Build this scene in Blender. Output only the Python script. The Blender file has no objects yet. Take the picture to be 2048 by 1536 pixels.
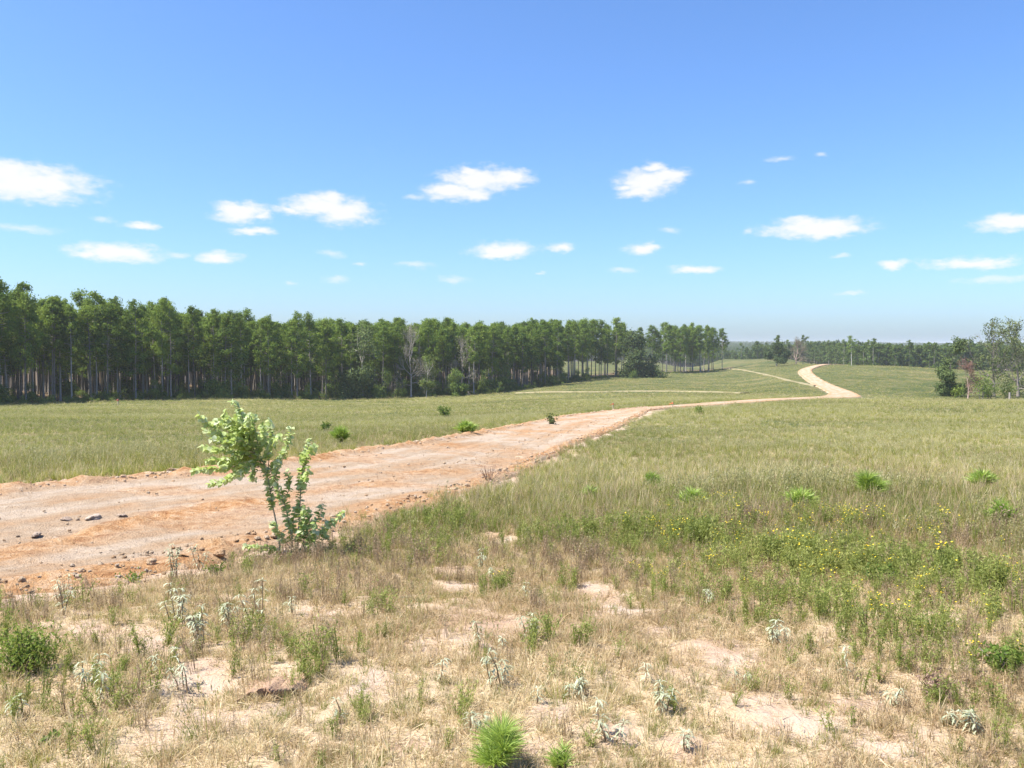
import bpy, math
import numpy as np
from mathutils import Matrix, Vector, Euler

# ------------------------------------------------------------------ camera, sky, sun, exposure
SC = bpy.context.scene
COL = SC.collection
F = 1704.0                                   # focal length in pixels of a 2048 px wide frame
PITCH = math.atan(78 / F)
CZ = 1.6                                     # eye height above the ground at the photographer's feet
cam_d = bpy.data.cameras.new('camera')
cam_d.sensor_width = 36.0
cam_d.lens = 36.0 * F / 2048
cam_d.clip_start = 0.1
cam_d.clip_end = 20000
cam = bpy.data.objects.new('camera', cam_d)
cam.location = (0, 0, CZ)
cam.rotation_euler = (math.radians(90) - PITCH, 0, 0)
COL.objects.link(cam)
SC.camera = cam

SUN_EL, SUN_AZ = math.radians(58), math.radians(-104)        # azimuth from +Y, clockwise
SUN_DIR = Vector((math.sin(SUN_AZ) * math.cos(SUN_EL), math.cos(SUN_AZ) * math.cos(SUN_EL), math.sin(SUN_EL)))
sun_d = bpy.data.lights.new('sun', 'SUN')
sun_d.energy = 4.8
sun_d.angle = math.radians(0.53)
sun_d.color = (1.0, 0.94, 0.83)
sun = bpy.data.objects.new('sun', sun_d)
sun.rotation_euler = (-SUN_DIR).to_track_quat('-Z', 'Y').to_euler()
sun.location = (-30, 0, 60)
COL.objects.link(sun)

SC.view_settings.view_transform = 'Standard'
SC.view_settings.look = 'None'
SC.view_settings.gamma = 1.0
SC.view_settings.use_curve_mapping = False
SC.view_settings.exposure = 1.15
SC.cycles.max_bounces = 6
SC.cycles.diffuse_bounces = 3
SC.cycles.transmission_bounces = 4
SC.cycles.volume_bounces = 1
SC.cycles.use_denoising = True
SC.cycles.denoiser = 'OPENIMAGEDENOISE'
SC.cycles.denoising_prefilter = 'ACCURATE'

# clouds as (u, v, half width, half height) of the sky they cover, in 2048 px frame units
CLOUDS = [
    (60, 368, 120, 30), (20, 350, 60, 22), (110, 374, 62, 14), (487, 428, 52, 20), (470, 420, 28, 14), (525, 436, 24, 10),
    (512, 465, 52, 9), (640, 414, 66, 20), (690, 426, 68, 24), (665, 402, 40, 14), (585, 424, 44, 10), (730, 428, 36, 8),
    (955, 362, 80, 24), (905, 388, 62, 18), (1015, 360, 56, 17), (938, 346, 30, 12), (830, 396, 30, 7), (950, 392, 44, 14),
    (1290, 368, 62, 24), (1330, 356, 48, 16), (1305, 340, 28, 12), (1280, 386, 46, 14), (1245, 378, 28, 10),
    (1625, 458, 100, 17), (1600, 446, 40, 14), (1660, 462, 70, 13), (2020, 448, 62, 15), (1782, 532, 34, 9),
    (235, 506, 84, 15), (180, 508, 40, 10), (361, 510, 22, 6), (435, 513, 46, 12), (60, 461, 66, 8), (215, 440, 24, 7), (285, 452, 40, 9),
    (1008, 502, 68, 15), (985, 512, 44, 9), (1120, 496, 28, 12), (1286, 500, 42, 11), (1335, 464, 24, 7), (1388, 540, 64, 9), (1248, 541, 34, 6),
    (830, 532, 44, 7), (908, 559, 34, 8), (672, 558, 30, 7), (668, 509, 30, 7), (724, 530, 16, 4), (1683, 512, 22, 5), (1940, 527, 90, 11),
    (1495, 368, 18, 6), (1492, 465, 14, 6), (1555, 322, 30, 6), (1640, 312, 16, 5), (1080, 545, 12, 4), (585, 567, 14, 5), (1985, 560, 70, 8), (1700, 585, 40, 5),
]


def make_world():
    w = bpy.data.worlds.new('World')
    SC.world = w
    w.use_nodes = True
    nt = w.node_tree
    nt.nodes.clear()
    N = nt.nodes.new
    L = nt.links.new
    out = N('ShaderNodeOutputWorld')
    bg = N('ShaderNodeBackground')
    bg.inputs['Strength'].default_value = 0.1
    L(bg.outputs[0], out.inputs[0])
    sky = N('ShaderNodeTexSky')
    sky.sky_type = 'NISHITA'
    sky.sun_disc = False
    sky.sun_elevation = SUN_EL
    sky.sun_rotation = SUN_AZ
    sky.altitude = 100
    sky.air_density = 1.0
    sky.dust_density = 1.1
    sky.ozone_density = 10.0

    def math_(op, a, b=None, clamp=False):
        n = N('ShaderNodeMath')
        n.operation = op
        n.use_clamp = clamp
        for i, v in ((0, a), (1, b)):
            if v is None:
                continue
            if isinstance(v, (int, float)):
                n.inputs[i].default_value = v
            else:
                L(v, n.inputs[i])
        return n.outputs[0]
    tc = N('ShaderNodeTexCoord')
    sep = N('ShaderNodeSeparateXYZ')
    L(tc.outputs['Generated'], sep.inputs[0])
    az = math_('ARCTAN2', sep.outputs[0], sep.outputs[1])
    # the same cumulus field goes on all round: the azimuth is folded back and forth over one sector
    SECT = math.atan(1180 / F)
    azf = math_('SUBTRACT', math_('PINGPONG', math_('ADD', az, SECT), 2 * SECT), SECT)
    hyp = math_('SQRT', math_('ADD', math_('MULTIPLY', sep.outputs[0], sep.outputs[0]), math_('MULTIPLY', sep.outputs[1], sep.outputs[1])))
    el = math_('ARCTAN2', sep.outputs[2], hyp)
    comb = N('ShaderNodeCombineXYZ')
    L(azf, comb.inputs[0])
    L(el, comb.inputs[1])
    P2 = comb.outputs[0]
    nz = N('ShaderNodeTexNoise')
    nz.inputs['Scale'].default_value = 26
    nz.inputs['Detail'].default_value = 6
    nz.inputs['Roughness'].default_value = 0.62
    mp = N('ShaderNodeMapping')
    mp.inputs['Scale'].default_value = (1, 2.1, 1)
    L(P2, mp.inputs[0])
    L(mp.outputs[0], nz.inputs['Vector'])
    # warp the coordinates so that the outlines billow
    vm = N('ShaderNodeVectorMath')
    vm.operation = 'MULTIPLY_ADD'
    L(nz.outputs['Color'], vm.inputs[0])
    vm.inputs[1].default_value = (0.030, 0.016, 0)
    L(P2, vm.inputs[2])
    off = N('ShaderNodeVectorMath')
    off.operation = 'SUBTRACT'
    L(vm.outputs[0], off.inputs[0])
    off.inputs[1].default_value = (0.015, 0.008, 0)
    PW = off.outputs[0]
    chain = {True: None, False: None}
    for (u, v, hw, hh) in CLOUDS:
        a = math.atan((u - 1024) / F)
        e = math.atan((690 - v) / F * math.cos(a))
        wa, we = hw / F * 1.13, hh / F * 1.28
        m = N('ShaderNodeMapping')
        m.vector_type = 'POINT'
        m.inputs['Scale'].default_value = (1 / wa, 1 / we, 0)
        m.inputs['Location'].default_value = (-a / wa, -e / we, 0)
        L(PW, m.inputs[0])
        ln = N('ShaderNodeVectorMath')
        ln.operation = 'LENGTH'
        L(m.outputs[0], ln.inputs[0])
        # small thin clouds stay fainter
        d = math_('ADD', ln.outputs['Value'], (max(0.0, 0.50 - hh * 0.034) if hh >= 9 else 0.12))
        k = hh >= 9
        chain[k] = d if chain[k] is None else math_('MINIMUM', chain[k], d)
    nz2 = N('ShaderNodeTexNoise')
    nz2.inputs['Scale'].default_value = 60
    nz2.inputs['Detail'].default_value = 5
    nz2.inputs['Roughness'].default_value = 0.6
    L(mp.outputs[0], nz2.inputs['Vector'])
    def cover_of(dist, top, amount):
        body = math_('ADD', math_('SUBTRACT', 1.12, dist), math_('MULTIPLY', math_('SUBTRACT', nz2.outputs['Fac'], 0.5), 1.15))
        mr = N('ShaderNodeMapRange')
        mr.interpolation_type = 'SMOOTHSTEP'
        mr.inputs['From Min'].default_value = 0.0
        mr.inputs['From Max'].default_value = top
        L(body, mr.inputs['Value'])
        return math_('MULTIPLY', mr.outputs['Result'], amount)
    alpha = math_('MAXIMUM', cover_of(chain[True], 0.85, 0.93), cover_of(chain[False], 1.0, 0.5))
    mix = N('ShaderNodeMix')
    mix.data_type = 'RGBA'
    L(alpha, mix.inputs['Factor'])
    wb = N('ShaderNodeVectorMath')              # the camera's white balance
    wb.operation = 'MULTIPLY'
    wb.inputs[1].default_value = (0.92, 0.985, 1.07)
    L(sky.outputs[0], wb.inputs[0])
    L(wb.outputs[0], mix.inputs['A'])
    mix.inputs['B'].default_value = (4.7, 4.65, 4.75, 1)
    L(mix.outputs['Result'], bg.inputs['Color'])


make_world()

# ------------------------------------------------------------------ helpers
RNG = np.random.default_rng(11)


def vnoise(x, y, seed=0):
    """smooth value noise in 0..1, vectorised"""
    xi = np.floor(x).astype(np.int64)
    yi = np.floor(y).astype(np.int64)
    fx, fy = x - xi, y - yi
    fx = fx * fx * (3 - 2 * fx)
    fy = fy * fy * (3 - 2 * fy)

    def h(a, b):
        n = (a * 374761393 + b * 668265263 + seed * 974711 + 12345) & 0xFFFFFFFF
        n = ((n ^ (n >> 13)) * 1274126177) & 0xFFFFFFFF
        n = ((n ^ (n >> 16)) * 2246822519) & 0xFFFFFFFF
        return ((n ^ (n >> 15)) & 0xFFFFFF) / float(0xFFFFFF)
    return (h(xi, yi) * (1 - fx) + h(xi + 1, yi) * fx) * (1 - fy) + (h(xi, yi + 1) * (1 - fx) + h(xi + 1, yi + 1) * fx) * fy


def fbm(x, y, seed=0, octv=4, gain=0.5):
    s, a, t = 0.0, 1.0, 0.0
    for o in range(octv):
        s = s + a * vnoise(x * 2 ** o + 17.3 * o, y * 2 ** o - 9.1 * o, seed + o)
        t += a
        a *= gain
    return s / t


def sstep(a, b, x):
    t = np.clip((x - a) / (b - a), 0, 1)
    return t * t * (3 - 2 * t)


def link(o, parent=None):
    COL.objects.link(o)
    if parent is not None:
        o.parent = parent
    return o


def tag(o, label=None, cat=None, group=None, kind=None):
    for k, v in (('label', label), ('category', cat), ('group', group), ('kind', kind)):
        if v:
            o[k] = v
    return o


def empty(name, loc, rotz=0.0, scale=1.0):
    o = bpy.data.objects.new(name, None)
    o.empty_display_size = 0.2
    o.location = loc
    o.rotation_euler = (0, 0, rotz)
    o.scale = (scale, scale, scale)
    return link(o)


class Geo:
    """collects triangles and quads of one mesh, with a per-vertex 'var' value and material slots"""
    def __init__(self):
        self.v, self.f, self.var, self.m, self.n = [], [], [], [], 0

    def add(self, verts, faces, var=0.5, mat=0):
        verts = np.asarray(verts, float)
        faces = np.asarray(faces, np.int64)
        self.v.append(verts)
        self.f.append(faces + self.n)
        self.var.append(np.broadcast_to(np.asarray(var, float), (len(verts),)).copy())
        self.m.append(np.full(len(faces), mat, np.int32))
        self.n += len(verts)
        return self

    def merge(self, g, mat_offset=0):
        off = self.n
        for v, f, a, m in zip(g.v, g.f, g.var, g.m):
            self.v.append(v)
            self.f.append(f + off)
            self.var.append(a)
            self.m.append(m + mat_offset)
        self.n += g.n
        return self

    def mesh(self, name, mats, smooth=False):
        v = np.concatenate(self.v)
        me = bpy.data.meshes.new(name)
        me.vertices.add(len(v))
        me.vertices.foreach_set('co', v.astype(np.float32).ravel())
        loops = np.concatenate([f.ravel() for f in self.f])
        sizes = np.concatenate([np.full(len(f), f.shape[1]) for f in self.f])
        me.loops.add(len(loops))
        me.loops.foreach_set('vertex_index', loops.astype(np.int32))
        me.polygons.add(len(sizes))
        me.polygons.foreach_set('loop_start', np.concatenate([[0], np.cumsum(sizes)[:-1]]).astype(np.int32))
        me.polygons.foreach_set('material_index', np.concatenate(self.m))
        if smooth:
            me.polygons.foreach_set('use_smooth', np.ones(len(sizes), bool))
        a = me.attributes.new('var', 'FLOAT', 'POINT')
        a.data.foreach_set('value', np.concatenate(self.var).astype(np.float32))
        for mt in (mats if isinstance(mats, (list, tuple)) else [mats]):
            me.materials.append(mt)
        me.update(calc_edges=True)
        me.validate()
        return me

    def obj(self, name, mats, parent=None, smooth=False):
        return link(bpy.data.objects.new(name, self.mesh(name, mats, smooth)), parent)


def frame_of(d):
    d = d / (np.linalg.norm(d) + 1e-9)
    up = np.array([0, 0, 1.0]) if abs(d[2]) < 0.9 else np.array([1.0, 0, 0])
    a = np.cross(d, up)
    a /= np.linalg.norm(a)
    return d, a, np.cross(d, a)


def tube(g, pts, rad, sides=6, var=0.5, mat=0):
    pts = np.asarray(pts, float)
    k = len(pts)
    rad = np.broadcast_to(np.asarray(rad, float), (k,))
    ang = np.arange(sides) * 2 * math.pi / sides
    vs = []
    for i in range(k):
        d = pts[min(i + 1, k - 1)] - pts[max(i - 1, 0)]
        _, a, b = frame_of(d)
        vs.append(pts[i] + rad[i] * (np.cos(ang)[:, None] * a + np.sin(ang)[:, None] * b))
    fs = []
    for i in range(k - 1):
        for j in range(sides):
            j2 = (j + 1) % sides
            fs.append((i * sides + j, i * sides + j2, (i + 1) * sides + j2, (i + 1) * sides + j))
    g.add(np.concatenate(vs), fs, var, mat)


def rand_unit(n, rng):
    v = rng.normal(size=(n, 3))
    return v / (np.linalg.norm(v, axis=1, keepdims=True) + 1e-9)


def cards(g, c, length, width, rng, var=0.5, mat=0, axis=None, quad=False, normal=None):
    """one leaf-sized triangle (or rhombus) per centre"""
    n = len(c)
    a = rand_unit(n, rng) if axis is None else axis
    if normal is not None:
        a = np.cross(normal, rand_unit(n, rng))
        a /= np.linalg.norm(a, axis=1, keepdims=True) + 1e-9
    b = np.cross(a, rand_unit(n, rng) if normal is None else normal)
    b /= np.linalg.norm(b, axis=1, keepdims=True) + 1e-9
    L_ = (np.broadcast_to(length, (n,)) * rng.uniform(0.7, 1.3, n))[:, None]
    W_ = (np.broadcast_to(width, (n,)) * rng.uniform(0.7, 1.3, n))[:, None]
    var = np.broadcast_to(np.asarray(var, float), (n,))
    if quad:
        vs = np.stack([c - a * L_ / 2, c + b * W_ / 2, c + a * L_ / 2, c - b * W_ / 2], 1).reshape(-1, 3)
        g.add(vs, np.arange(4 * n).reshape(n, 4), np.repeat(var, 4), mat)
    else:
        vs = np.stack([c - a * L_ / 2 - b * W_ / 2, c - a * L_ / 2 + b * W_ / 2, c + a * L_ / 2], 1).reshape(-1, 3)
        g.add(vs, np.arange(3 * n).reshape(n, 3), np.repeat(var, 3), mat)


# ------------------------------------------------------------------ materials
def new_mat(name):
    m = bpy.data.materials.new(name)
    m.use_nodes = True
    nt = m.node_tree
    nt.nodes.clear()
    out = nt.nodes.new('ShaderNodeOutputMaterial')
    return m, nt, nt.nodes.new, nt.links.new, out


def ramp(nt, fac, stops):
    r = nt.nodes.new('ShaderNodeValToRGB')
    el = r.color_ramp.elements
    while len(el) < len(stops):
        el.new(0.5)
    for e, (p, c) in zip(el, stops):
        e.position = p
        e.color = (*c, 1)
    nt.links.new(fac, r.inputs[0])
    return r.outputs[0]


def fmath(nt, op, a, b, clamp=False):
    n = nt.nodes.new('ShaderNodeMath')
    n.operation = op
    n.use_clamp = clamp
    for i, v in ((0, a), (1, b)):
        if isinstance(v, (int, float)):
            n.inputs[i].default_value = v
        else:
            nt.links.new(v, n.inputs[i])
    return n.outputs[0]


def attr(nt, name, kind='GEOMETRY', sock='Fac'):
    n = nt.nodes.new('ShaderNodeAttribute')
    n.attribute_type = kind
    n.attribute_name = name
    return n.outputs[sock]


def noise(nt, vec, scale, detail=4, rough=0.55, sock='Fac'):
    n = nt.nodes.new('ShaderNodeTexNoise')
    n.inputs['Scale'].default_value = scale
    n.inputs['Detail'].default_value = detail
    n.inputs['Roughness'].default_value = rough
    if vec is not None:
        nt.links.new(vec, n.inputs['Vector'])
    return n.outputs[sock]


def mixc(nt, fac, a, b):
    n = nt.nodes.new('ShaderNodeMix')
    n.data_type = 'RGBA'
    for k, v in (('Factor', fac), ('A', a), ('B', b)):
        if isinstance(v, (int, float)):
            n.inputs[k].default_value = v
        elif isinstance(v, tuple):
            n.inputs[k].default_value = (*v, 1)
        else:
            nt.links.new(v, n.inputs[k])
    return n.outputs['Result']


def leaf_mat(name, stops, source='object', trans=0.35, gloss=0.012, wvar=0.5, rough=0.6):
    """leaf, needle or blade: its own colour varies per plant and per leaf; light passes through it"""
    m, nt, N, L, out = new_mat(name)
    v = attr(nt, 'var')
    if source == 'object':
        t = N('ShaderNodeObjectInfo').outputs['Random']
    else:
        t = attr(nt, 'tint', 'INSTANCER')
    fac = fmath(nt, 'ADD', fmath(nt, 'MULTIPLY', v, wvar), fmath(nt, 'MULTIPLY', t, 1 - wvar), True)
    col = ramp(nt, fac, stops)
    d = N('ShaderNodeBsdfDiffuse')
    tr = N('ShaderNodeBsdfTranslucent')
    L(col, d.inputs[0])
    L(mixc(nt, 0.35, col, (0.30, 0.34, 0.06)) if trans > 0.3 else col, tr.inputs[0])
    mx = N('ShaderNodeMixShader')
    mx.inputs[0].default_value = trans
    L(d.outputs[0], mx.inputs[1])
    L(tr.outputs[0], mx.inputs[2])
    gl = N('ShaderNodeBsdfGlossy')
    gl.inputs['Roughness'].default_value = rough
    gl.inputs['Color'].default_value = (0.8, 0.8, 0.8, 1)
    m2 = N('ShaderNodeMixShader')
    m2.inputs[0].default_value = gloss
    L(mx.outputs[0], m2.inputs[1])
    L(gl.outputs[0], m2.inputs[2])
    L(m2.outputs[0], out.inputs[0])
    return m


def bark_mat(name, c1, c2, scale=6.0):
    m, nt, N, L, out = new_mat(name)
    tc = N('ShaderNodeTexCoord')
    mp = N('ShaderNodeMapping')
    mp.inputs['Scale'].default_value = (1, 1, 0.25)
    L(tc.outputs['Object'], mp.inputs[0])
    n1 = noise(nt, mp.outputs[0], scale, 5, 0.7)
    oi = N('ShaderNodeObjectInfo')
    f = fmath(nt, 'ADD', fmath(nt, 'MULTIPLY', fmath(nt, 'SUBTRACT', n1, 0.5), 1.6), oi.outputs['Random'], True)
    p = N('ShaderNodeBsdfPrincipled')
    p.inputs['Roughness'].default_value = 0.9
    p.inputs['Specular IOR Level'].default_value = 0.15
    L(mixc(nt, f, c1, c2), p.inputs['Base Color'])
    b = N('ShaderNodeBump')
    b.inputs['Strength'].default_value = 0.6
    b.inputs['Distance'].default_value = 0.03
    L(n1, b.inputs['Height'])
    L(b.outputs[0], p.inputs['Normal'])
    L(p.outputs[0], out.inputs[0])
    return m


def plain_mat(name, col, rough=0.7, var=0.25, scale=20):
    m, nt, N, L, out = new_mat(name)
    tc = N('ShaderNodeTexCoord')
    n1 = noise(nt, tc.outputs['Object'], scale, 4, 0.6)
    p = N('ShaderNodeBsdfPrincipled')
    p.inputs['Roughness'].default_value = rough
    p.inputs['Specular IOR Level'].default_value = 0.25
    L(mixc(nt, n1, tuple(c * (1 - var) for c in col), tuple(min(1, c * (1 + var)) for c in col)), p.inputs['Base Color'])
    L(p.outputs[0], out.inputs[0])
    return m


M = {}
M['pine'] = leaf_mat('pine_needles', [(0.0, (0.055, 0.10, 0.012)), (0.5, (0.13, 0.21, 0.026)), (1.0, (0.26, 0.34, 0.052))], trans=0.42)
M['far_pine'] = leaf_mat('far_needles', [(0.0, (0.045, 0.085, 0.018)), (1.0, (0.12, 0.175, 0.035))], trans=0.35)
M['oak'] = leaf_mat('oak_leaves', [(0.0, (0.045, 0.075, 0.025)), (0.6, (0.085, 0.125, 0.04)), (1.0, (0.15, 0.19, 0.06))], trans=0.25)
M['dark_oak'] = leaf_mat('dark_oak_leaves', [(0.0, (0.03, 0.052, 0.017)), (0.6, (0.055, 0.088, 0.026)), (1.0, (0.10, 0.135, 0.04))], trans=0.25)
M['airy'] = leaf_mat('airy_oak_leaves', [(0.0, (0.065, 0.09, 0.03)), (0.6, (0.125, 0.155, 0.055)), (1.0, (0.23, 0.25, 0.115))], trans=0.25)
M['bush'] = leaf_mat('bush_leaves', [(0.0, (0.055, 0.10, 0.02)), (0.5, (0.13, 0.20, 0.038)), (1.0, (0.25, 0.31, 0.06))], trans=0.4)
M['grey_leaf'] = leaf_mat('faded_leaves', [(0.0, (0.15, 0.14, 0.09)), (1.0, (0.24, 0.23, 0.15))], trans=0.25)
M['lime_leaf'] = leaf_mat('yellow_green_leaves', [(0.0, (0.12, 0.17, 0.04)), (1.0, (0.24, 0.30, 0.07))], trans=0.4)
M['russet_leaf'] = leaf_mat('russet_leaves', [(0.0, (0.20, 0.10, 0.07)), (1.0, (0.33, 0.20, 0.15))], trans=0.3)
M['bark'] = bark_mat('pine_bark', (0.07, 0.06, 0.052), (0.38, 0.35, 0.32))
M['grey_bark'] = bark_mat('grey_bark', (0.22, 0.19, 0.17), (0.45, 0.41, 0.37))
M['pale_bark'] = bark_mat('pale_bark', (0.45, 0.42, 0.38), (0.65, 0.62, 0.57))
M['twig'] = bark_mat('bare_twigs', (0.28, 0.24, 0.21), (0.44, 0.39, 0.35))
M['pink_twig'] = bark_mat('pinkish_twigs', (0.36, 0.24, 0.20), (0.50, 0.37, 0.32))

# ------------------------------------------------------------------ terrain
_cp, _sp = math.cos(PITCH), math.sin(PITCH)


def ray(u, v):
    return np.array([(u - 1024) / F, _cp + _sp * (768 - v) / F, -_sp + _cp * (768 - v) / F])


def at(u, v, Y):
    """the world point seen at (u, v) when it lies Y metres ahead"""
    d = ray(u, v)
    return np.array([0, 0, CZ]) + d * (Y / d[1])


SURVEY_UVY = [
    (-600, 1536, 3.5), (0, 1536, 3.45), (512, 1536, 3.4), (1024, 1536, 3.4), (1536, 1536, 3.4), (2048, 1536, 3.5), (2600, 1536, 3.6),
    (0, 1300, 5.1), (700, 1300, 5.0), (1400, 1300, 5.0), (2048, 1300, 5.0), (-500, 1300, 5.2),
    (0, 1120, 9.2), (565, 1115, 9.0), (1100, 1120, 8.8), (1600, 1120, 8.6), (2048, 1120, 8.6), (2600, 1120, 8.6),
    (1000, 1000, 14), (1500, 1000, 13.6), (2048, 1000, 13.4),
    (1200, 950, 20), (1700, 950, 19), (2048, 950, 19), (1300, 900, 28), (1700, 900, 27), (2048, 900, 27), (2500, 900, 27),
    (1280, 860, 38), (1700, 860, 38), (2048, 860, 38), (1220, 829, 56), (1280, 823, 58), (1700, 824, 60), (2048, 826, 60),
    (1450, 806, 86), (1700, 802, 100), (2048, 803, 95), (2500, 805, 95),
    (1690, 793, 150), (1900, 795, 165), (2048, 796, 165), (2500, 800, 165), (1640, 765, 210), (1600, 742, 280), (1655, 730, 330),
    (1800, 735, 350), (2000, 743, 330), (2300, 748, 330),
    (0, 990, 14), (400, 945, 17.5), (640, 915, 21), (850, 885, 27), (1000, 862, 36), (1120, 835, 50), (0, 900, 26), (300, 895, 27),
    (-400, 900, 27), (0, 855, 48), (400, 855, 48), (800, 850, 48), (-300, 850, 50),
    (0, 828, 90), (400, 826, 92), (800, 824, 92), (1100, 818, 95), (-400, 830, 90), (1000, 802, 150), (1250, 790, 170), (1450, 785, 180),
    (1500, 768, 250), (1300, 770, 250),
    (-300, 815, 125), (0, 808, 145), (250, 800, 165), (520, 797, 185), (700, 797, 205), (960, 787, 235), (1060, 775, 260), (1150, 760, 300),
    (1240, 752, 335), (1300, 748, 360), (1380, 745, 380), (1450, 740, 410),
    (1460, 738, 400), (1553, 733, 380), (1592, 728, 400), (1300, 721, 560), (1450, 719, 560), (1560, 717, 520)]
SURVEY_XYZ = [
    (0, 0.3, 0), (-2, 0, 0), (2, 0, 0), (0, -3, .15), (-10, -6, .3), (10, -6, .3), (0, -30, 1), (-60, -60, 0), (60, -60, 0), (0, -300, -5),
    (-300, -200, -5), (300, -200, -5), (-30, 6, -.6), (30, 6, -.6), (-120, 20, -4), (120, 20, -4), (-300, 60, -8), (300, 60, -9),
    (-200, 300, -11), (-60, 350, -11), (0, 450, -11), (-400, 600, -8), (-200, 900, -8), (0, 900, -10),
    (210, 480, -20), (300, 460, -22), (120, 560, -14), (180, 650, -25), (350, 650, -27), (520, 600, -27), (260, 850, -26), (520, 900, -26),
    (100, 900, -20), (300, 1300, -22), (800, 1200, -22), (0, 1500, -14), (500, 2000, -14), (1200, 2000, -14),
    (300, 2800, -8), (1000, 2800, -8), (1800, 2600, -8), (-800, 2800, -6), (600, 5000, -14), (-2000, 5000, -14), (3000, 5000, -14),
    (-3000, -3000, -10), (3000, -3000, -10), (0, -5000, -10), (-5000, 0, -10), (5000, 0, -10), (0, 7000, -14)]
_pts = np.array([at(*c) for c in SURVEY_UVY] + [np.array(c, float) for c in SURVEY_XYZ])


def _warp(x, y):
    r = np.hypot(x, y) + 1e-9
    g = np.log1p(r / 3.0)
    return np.stack([x / r * g, y / r * g], -1)


def _tps(d2):
    return 0.5 * d2 * np.log(d2 + 1e-12)


_W = _warp(_pts[:, 0], _pts[:, 1])
_n = len(_W)
_A = np.zeros((_n + 3, _n + 3))
_A[:_n, :_n] = _tps(((_W[:, None] - _W[None]) ** 2).sum(-1)) + np.eye(_n) * 3e-3
_A[:_n, _n] = 1
_A[_n, :_n] = 1
_A[:_n, _n + 1:] = _W
_A[_n + 1:, :_n] = _W.T
_sol = np.linalg.solve(_A, np.concatenate([(_pts[:, 2] - CZ) / (np.hypot(_pts[:, 0], _pts[:, 1]) + 8), [0, 0, 0]]))


def base_z(x, y):
    x = np.asarray(x, float)
    y = np.asarray(y, float)
    sh = x.shape
    x, y = x.ravel(), y.ravel()
    o = np.empty(len(x))
    for i in range(0, len(x), 20000):
        w = _warp(x[i:i + 20000], y[i:i + 20000])
        d = ((w[:, None] - _W[None]) ** 2).sum(-1)
        o[i:i + 20000] = _tps(d) @ _sol[:_n] + _sol[_n] + w @ _sol[_n + 1:]
    return (o * (np.hypot(x, y) + 8) + CZ).reshape(sh)


# road: pairs of edge points (left x, y, right x, y), and then centre line with width
ROAD = [(-24, -10, -15, -16), (-15.7, 4.5, -8.3, -3.0), (-10.2, 13.0, -4.5, 6.3), (-8.9, 14.6, -3.9, 8.0), (-7.7, 16.2, -3.1, 9.7), (-6.5, 17.8, -2.2, 11.7),
        (-4.8, 21.0, -0.9, 15.4), (-2.8, 27.1, 0.35, 21.2), (-0.5, 36.9, 2.4, 30.2), (2.1, 46.7, 5.0, 40.0), (4.6, 56.0, 7.9, 52.0),
        (8.2, 64.5, 10.6, 61.8), (18.9, 83.3, 21.9, 81.4), (32.2, 109.7, 35.9, 107.8), (48.3, 136.4, 52.7, 135.2), (55.5, 149.8, 60.5, 148.2),
        (63.0, 169.7, 67.2, 168.3), (72.0, 203.9, 75.5, 203.1), (83.4, 244.8, 86.6, 243.7), (93.8, 278.5, 97.2, 276.5), (107.0, 307.2, 110.0, 304.8),
        (122.7, 337.3, 125.3, 334.7), (140.0, 372.0, 144.0, 368.0), (160, 420, 164, 417)]


def catmull(p, n_per):
    p = np.asarray(p, float)
    q = np.vstack([2 * p[0] - p[1], p, 2 * p[-1] - p[-2]])
    o = []
    for i in range(1, len(q) - 2):
        m = n_per(p[i - 1], p[i])
        t = np.linspace(0, 1, m, endpoint=False)[:, None]
        a, b, c, d = q[i - 1], q[i], q[i + 1], q[i + 2]
        o.append(0.5 * ((2 * b) + (c - a) * t + (2 * a - 5 * b + 4 * c - d) * t ** 2 + (3 * b - a - 3 * c + d) * t ** 3))
    o.append(p[-1:])
    return np.vstack(o)


def _road_steps(a, b):
    L_ = np.hypot(*(a[:2] - b[:2]))
    r = min(np.hypot(a[0], a[1]), np.hypot(b[0], b[1]))
    return max(3, int(L_ / np.clip(r * 0.008, 0.09, 2.0)))


ROAD_E = catmull(ROAD, _road_steps)
_rc = (ROAD_E[:, :2] + ROAD_E[:, 2:]) / 2
_rh = np.hypot(*(ROAD_E[:, :2] - ROAD_E[:, 2:]).T) / 2
_rt = np.gradient(_rc, axis=0)
_rt /= np.linalg.norm(_rt, axis=1, keepdims=True)
# half width measured square to the road
_rh = np.abs(((ROAD_E[:, 2:] - ROAD_E[:, :2]) * np.stack([_rt[:, 1], -_rt[:, 0]], -1)).sum(-1)) / 2


def road_dist(x, y):
    """signed distance to the road's edge: negative on the road"""
    x = np.asarray(x, float)
    y = np.asarray(y, float)
    sh = x.shape
    x, y = x.ravel(), y.ravel()
    o = np.full(len(x), 1e6)
    cand = np.where((y > -25) & (y < 440) & (x > -60) & (x < 220))[0]
    sub = _rc[::4]
    hw = _rh[::4]
    for i in range(0, len(cand), 8000):
        k = cand[i:i + 8000]
        d = np.hypot(x[k][:, None] - sub[None, :, 0], y[k][:, None] - sub[None, :, 1]) - hw[None]
        o[k] = d.min(1)
    return o.reshape(sh)


def ground_z(x, y, rd=None):
    x = np.asarray(x, float)
    y = np.asarray(y, float)
    r = np.hypot(x, y)
    z = base_z(x, y)
    near = 1 - sstep(25, 70, r)
    vnear = 1 - sstep(9, 22, r)
    if rd is None:
        rd = road_dist(x, y)
    off = sstep(-0.6, 0.8, rd)
    z = z + off * (near * 0.16 * (fbm(x * .55, y * .55, 3, 4) - .5) + vnear * 0.09 * (fbm(x * 2.6, y * 2.6, 8, 3) - .5) + (1 - near) * 0.5 * (fbm(x * .03, y * .03, 5, 3) - .5))
    z = z - (1 - sstep(60, 90, r)) * 0.16 * (1 - sstep(-0.9, -0.3, rd))
    return z


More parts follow.
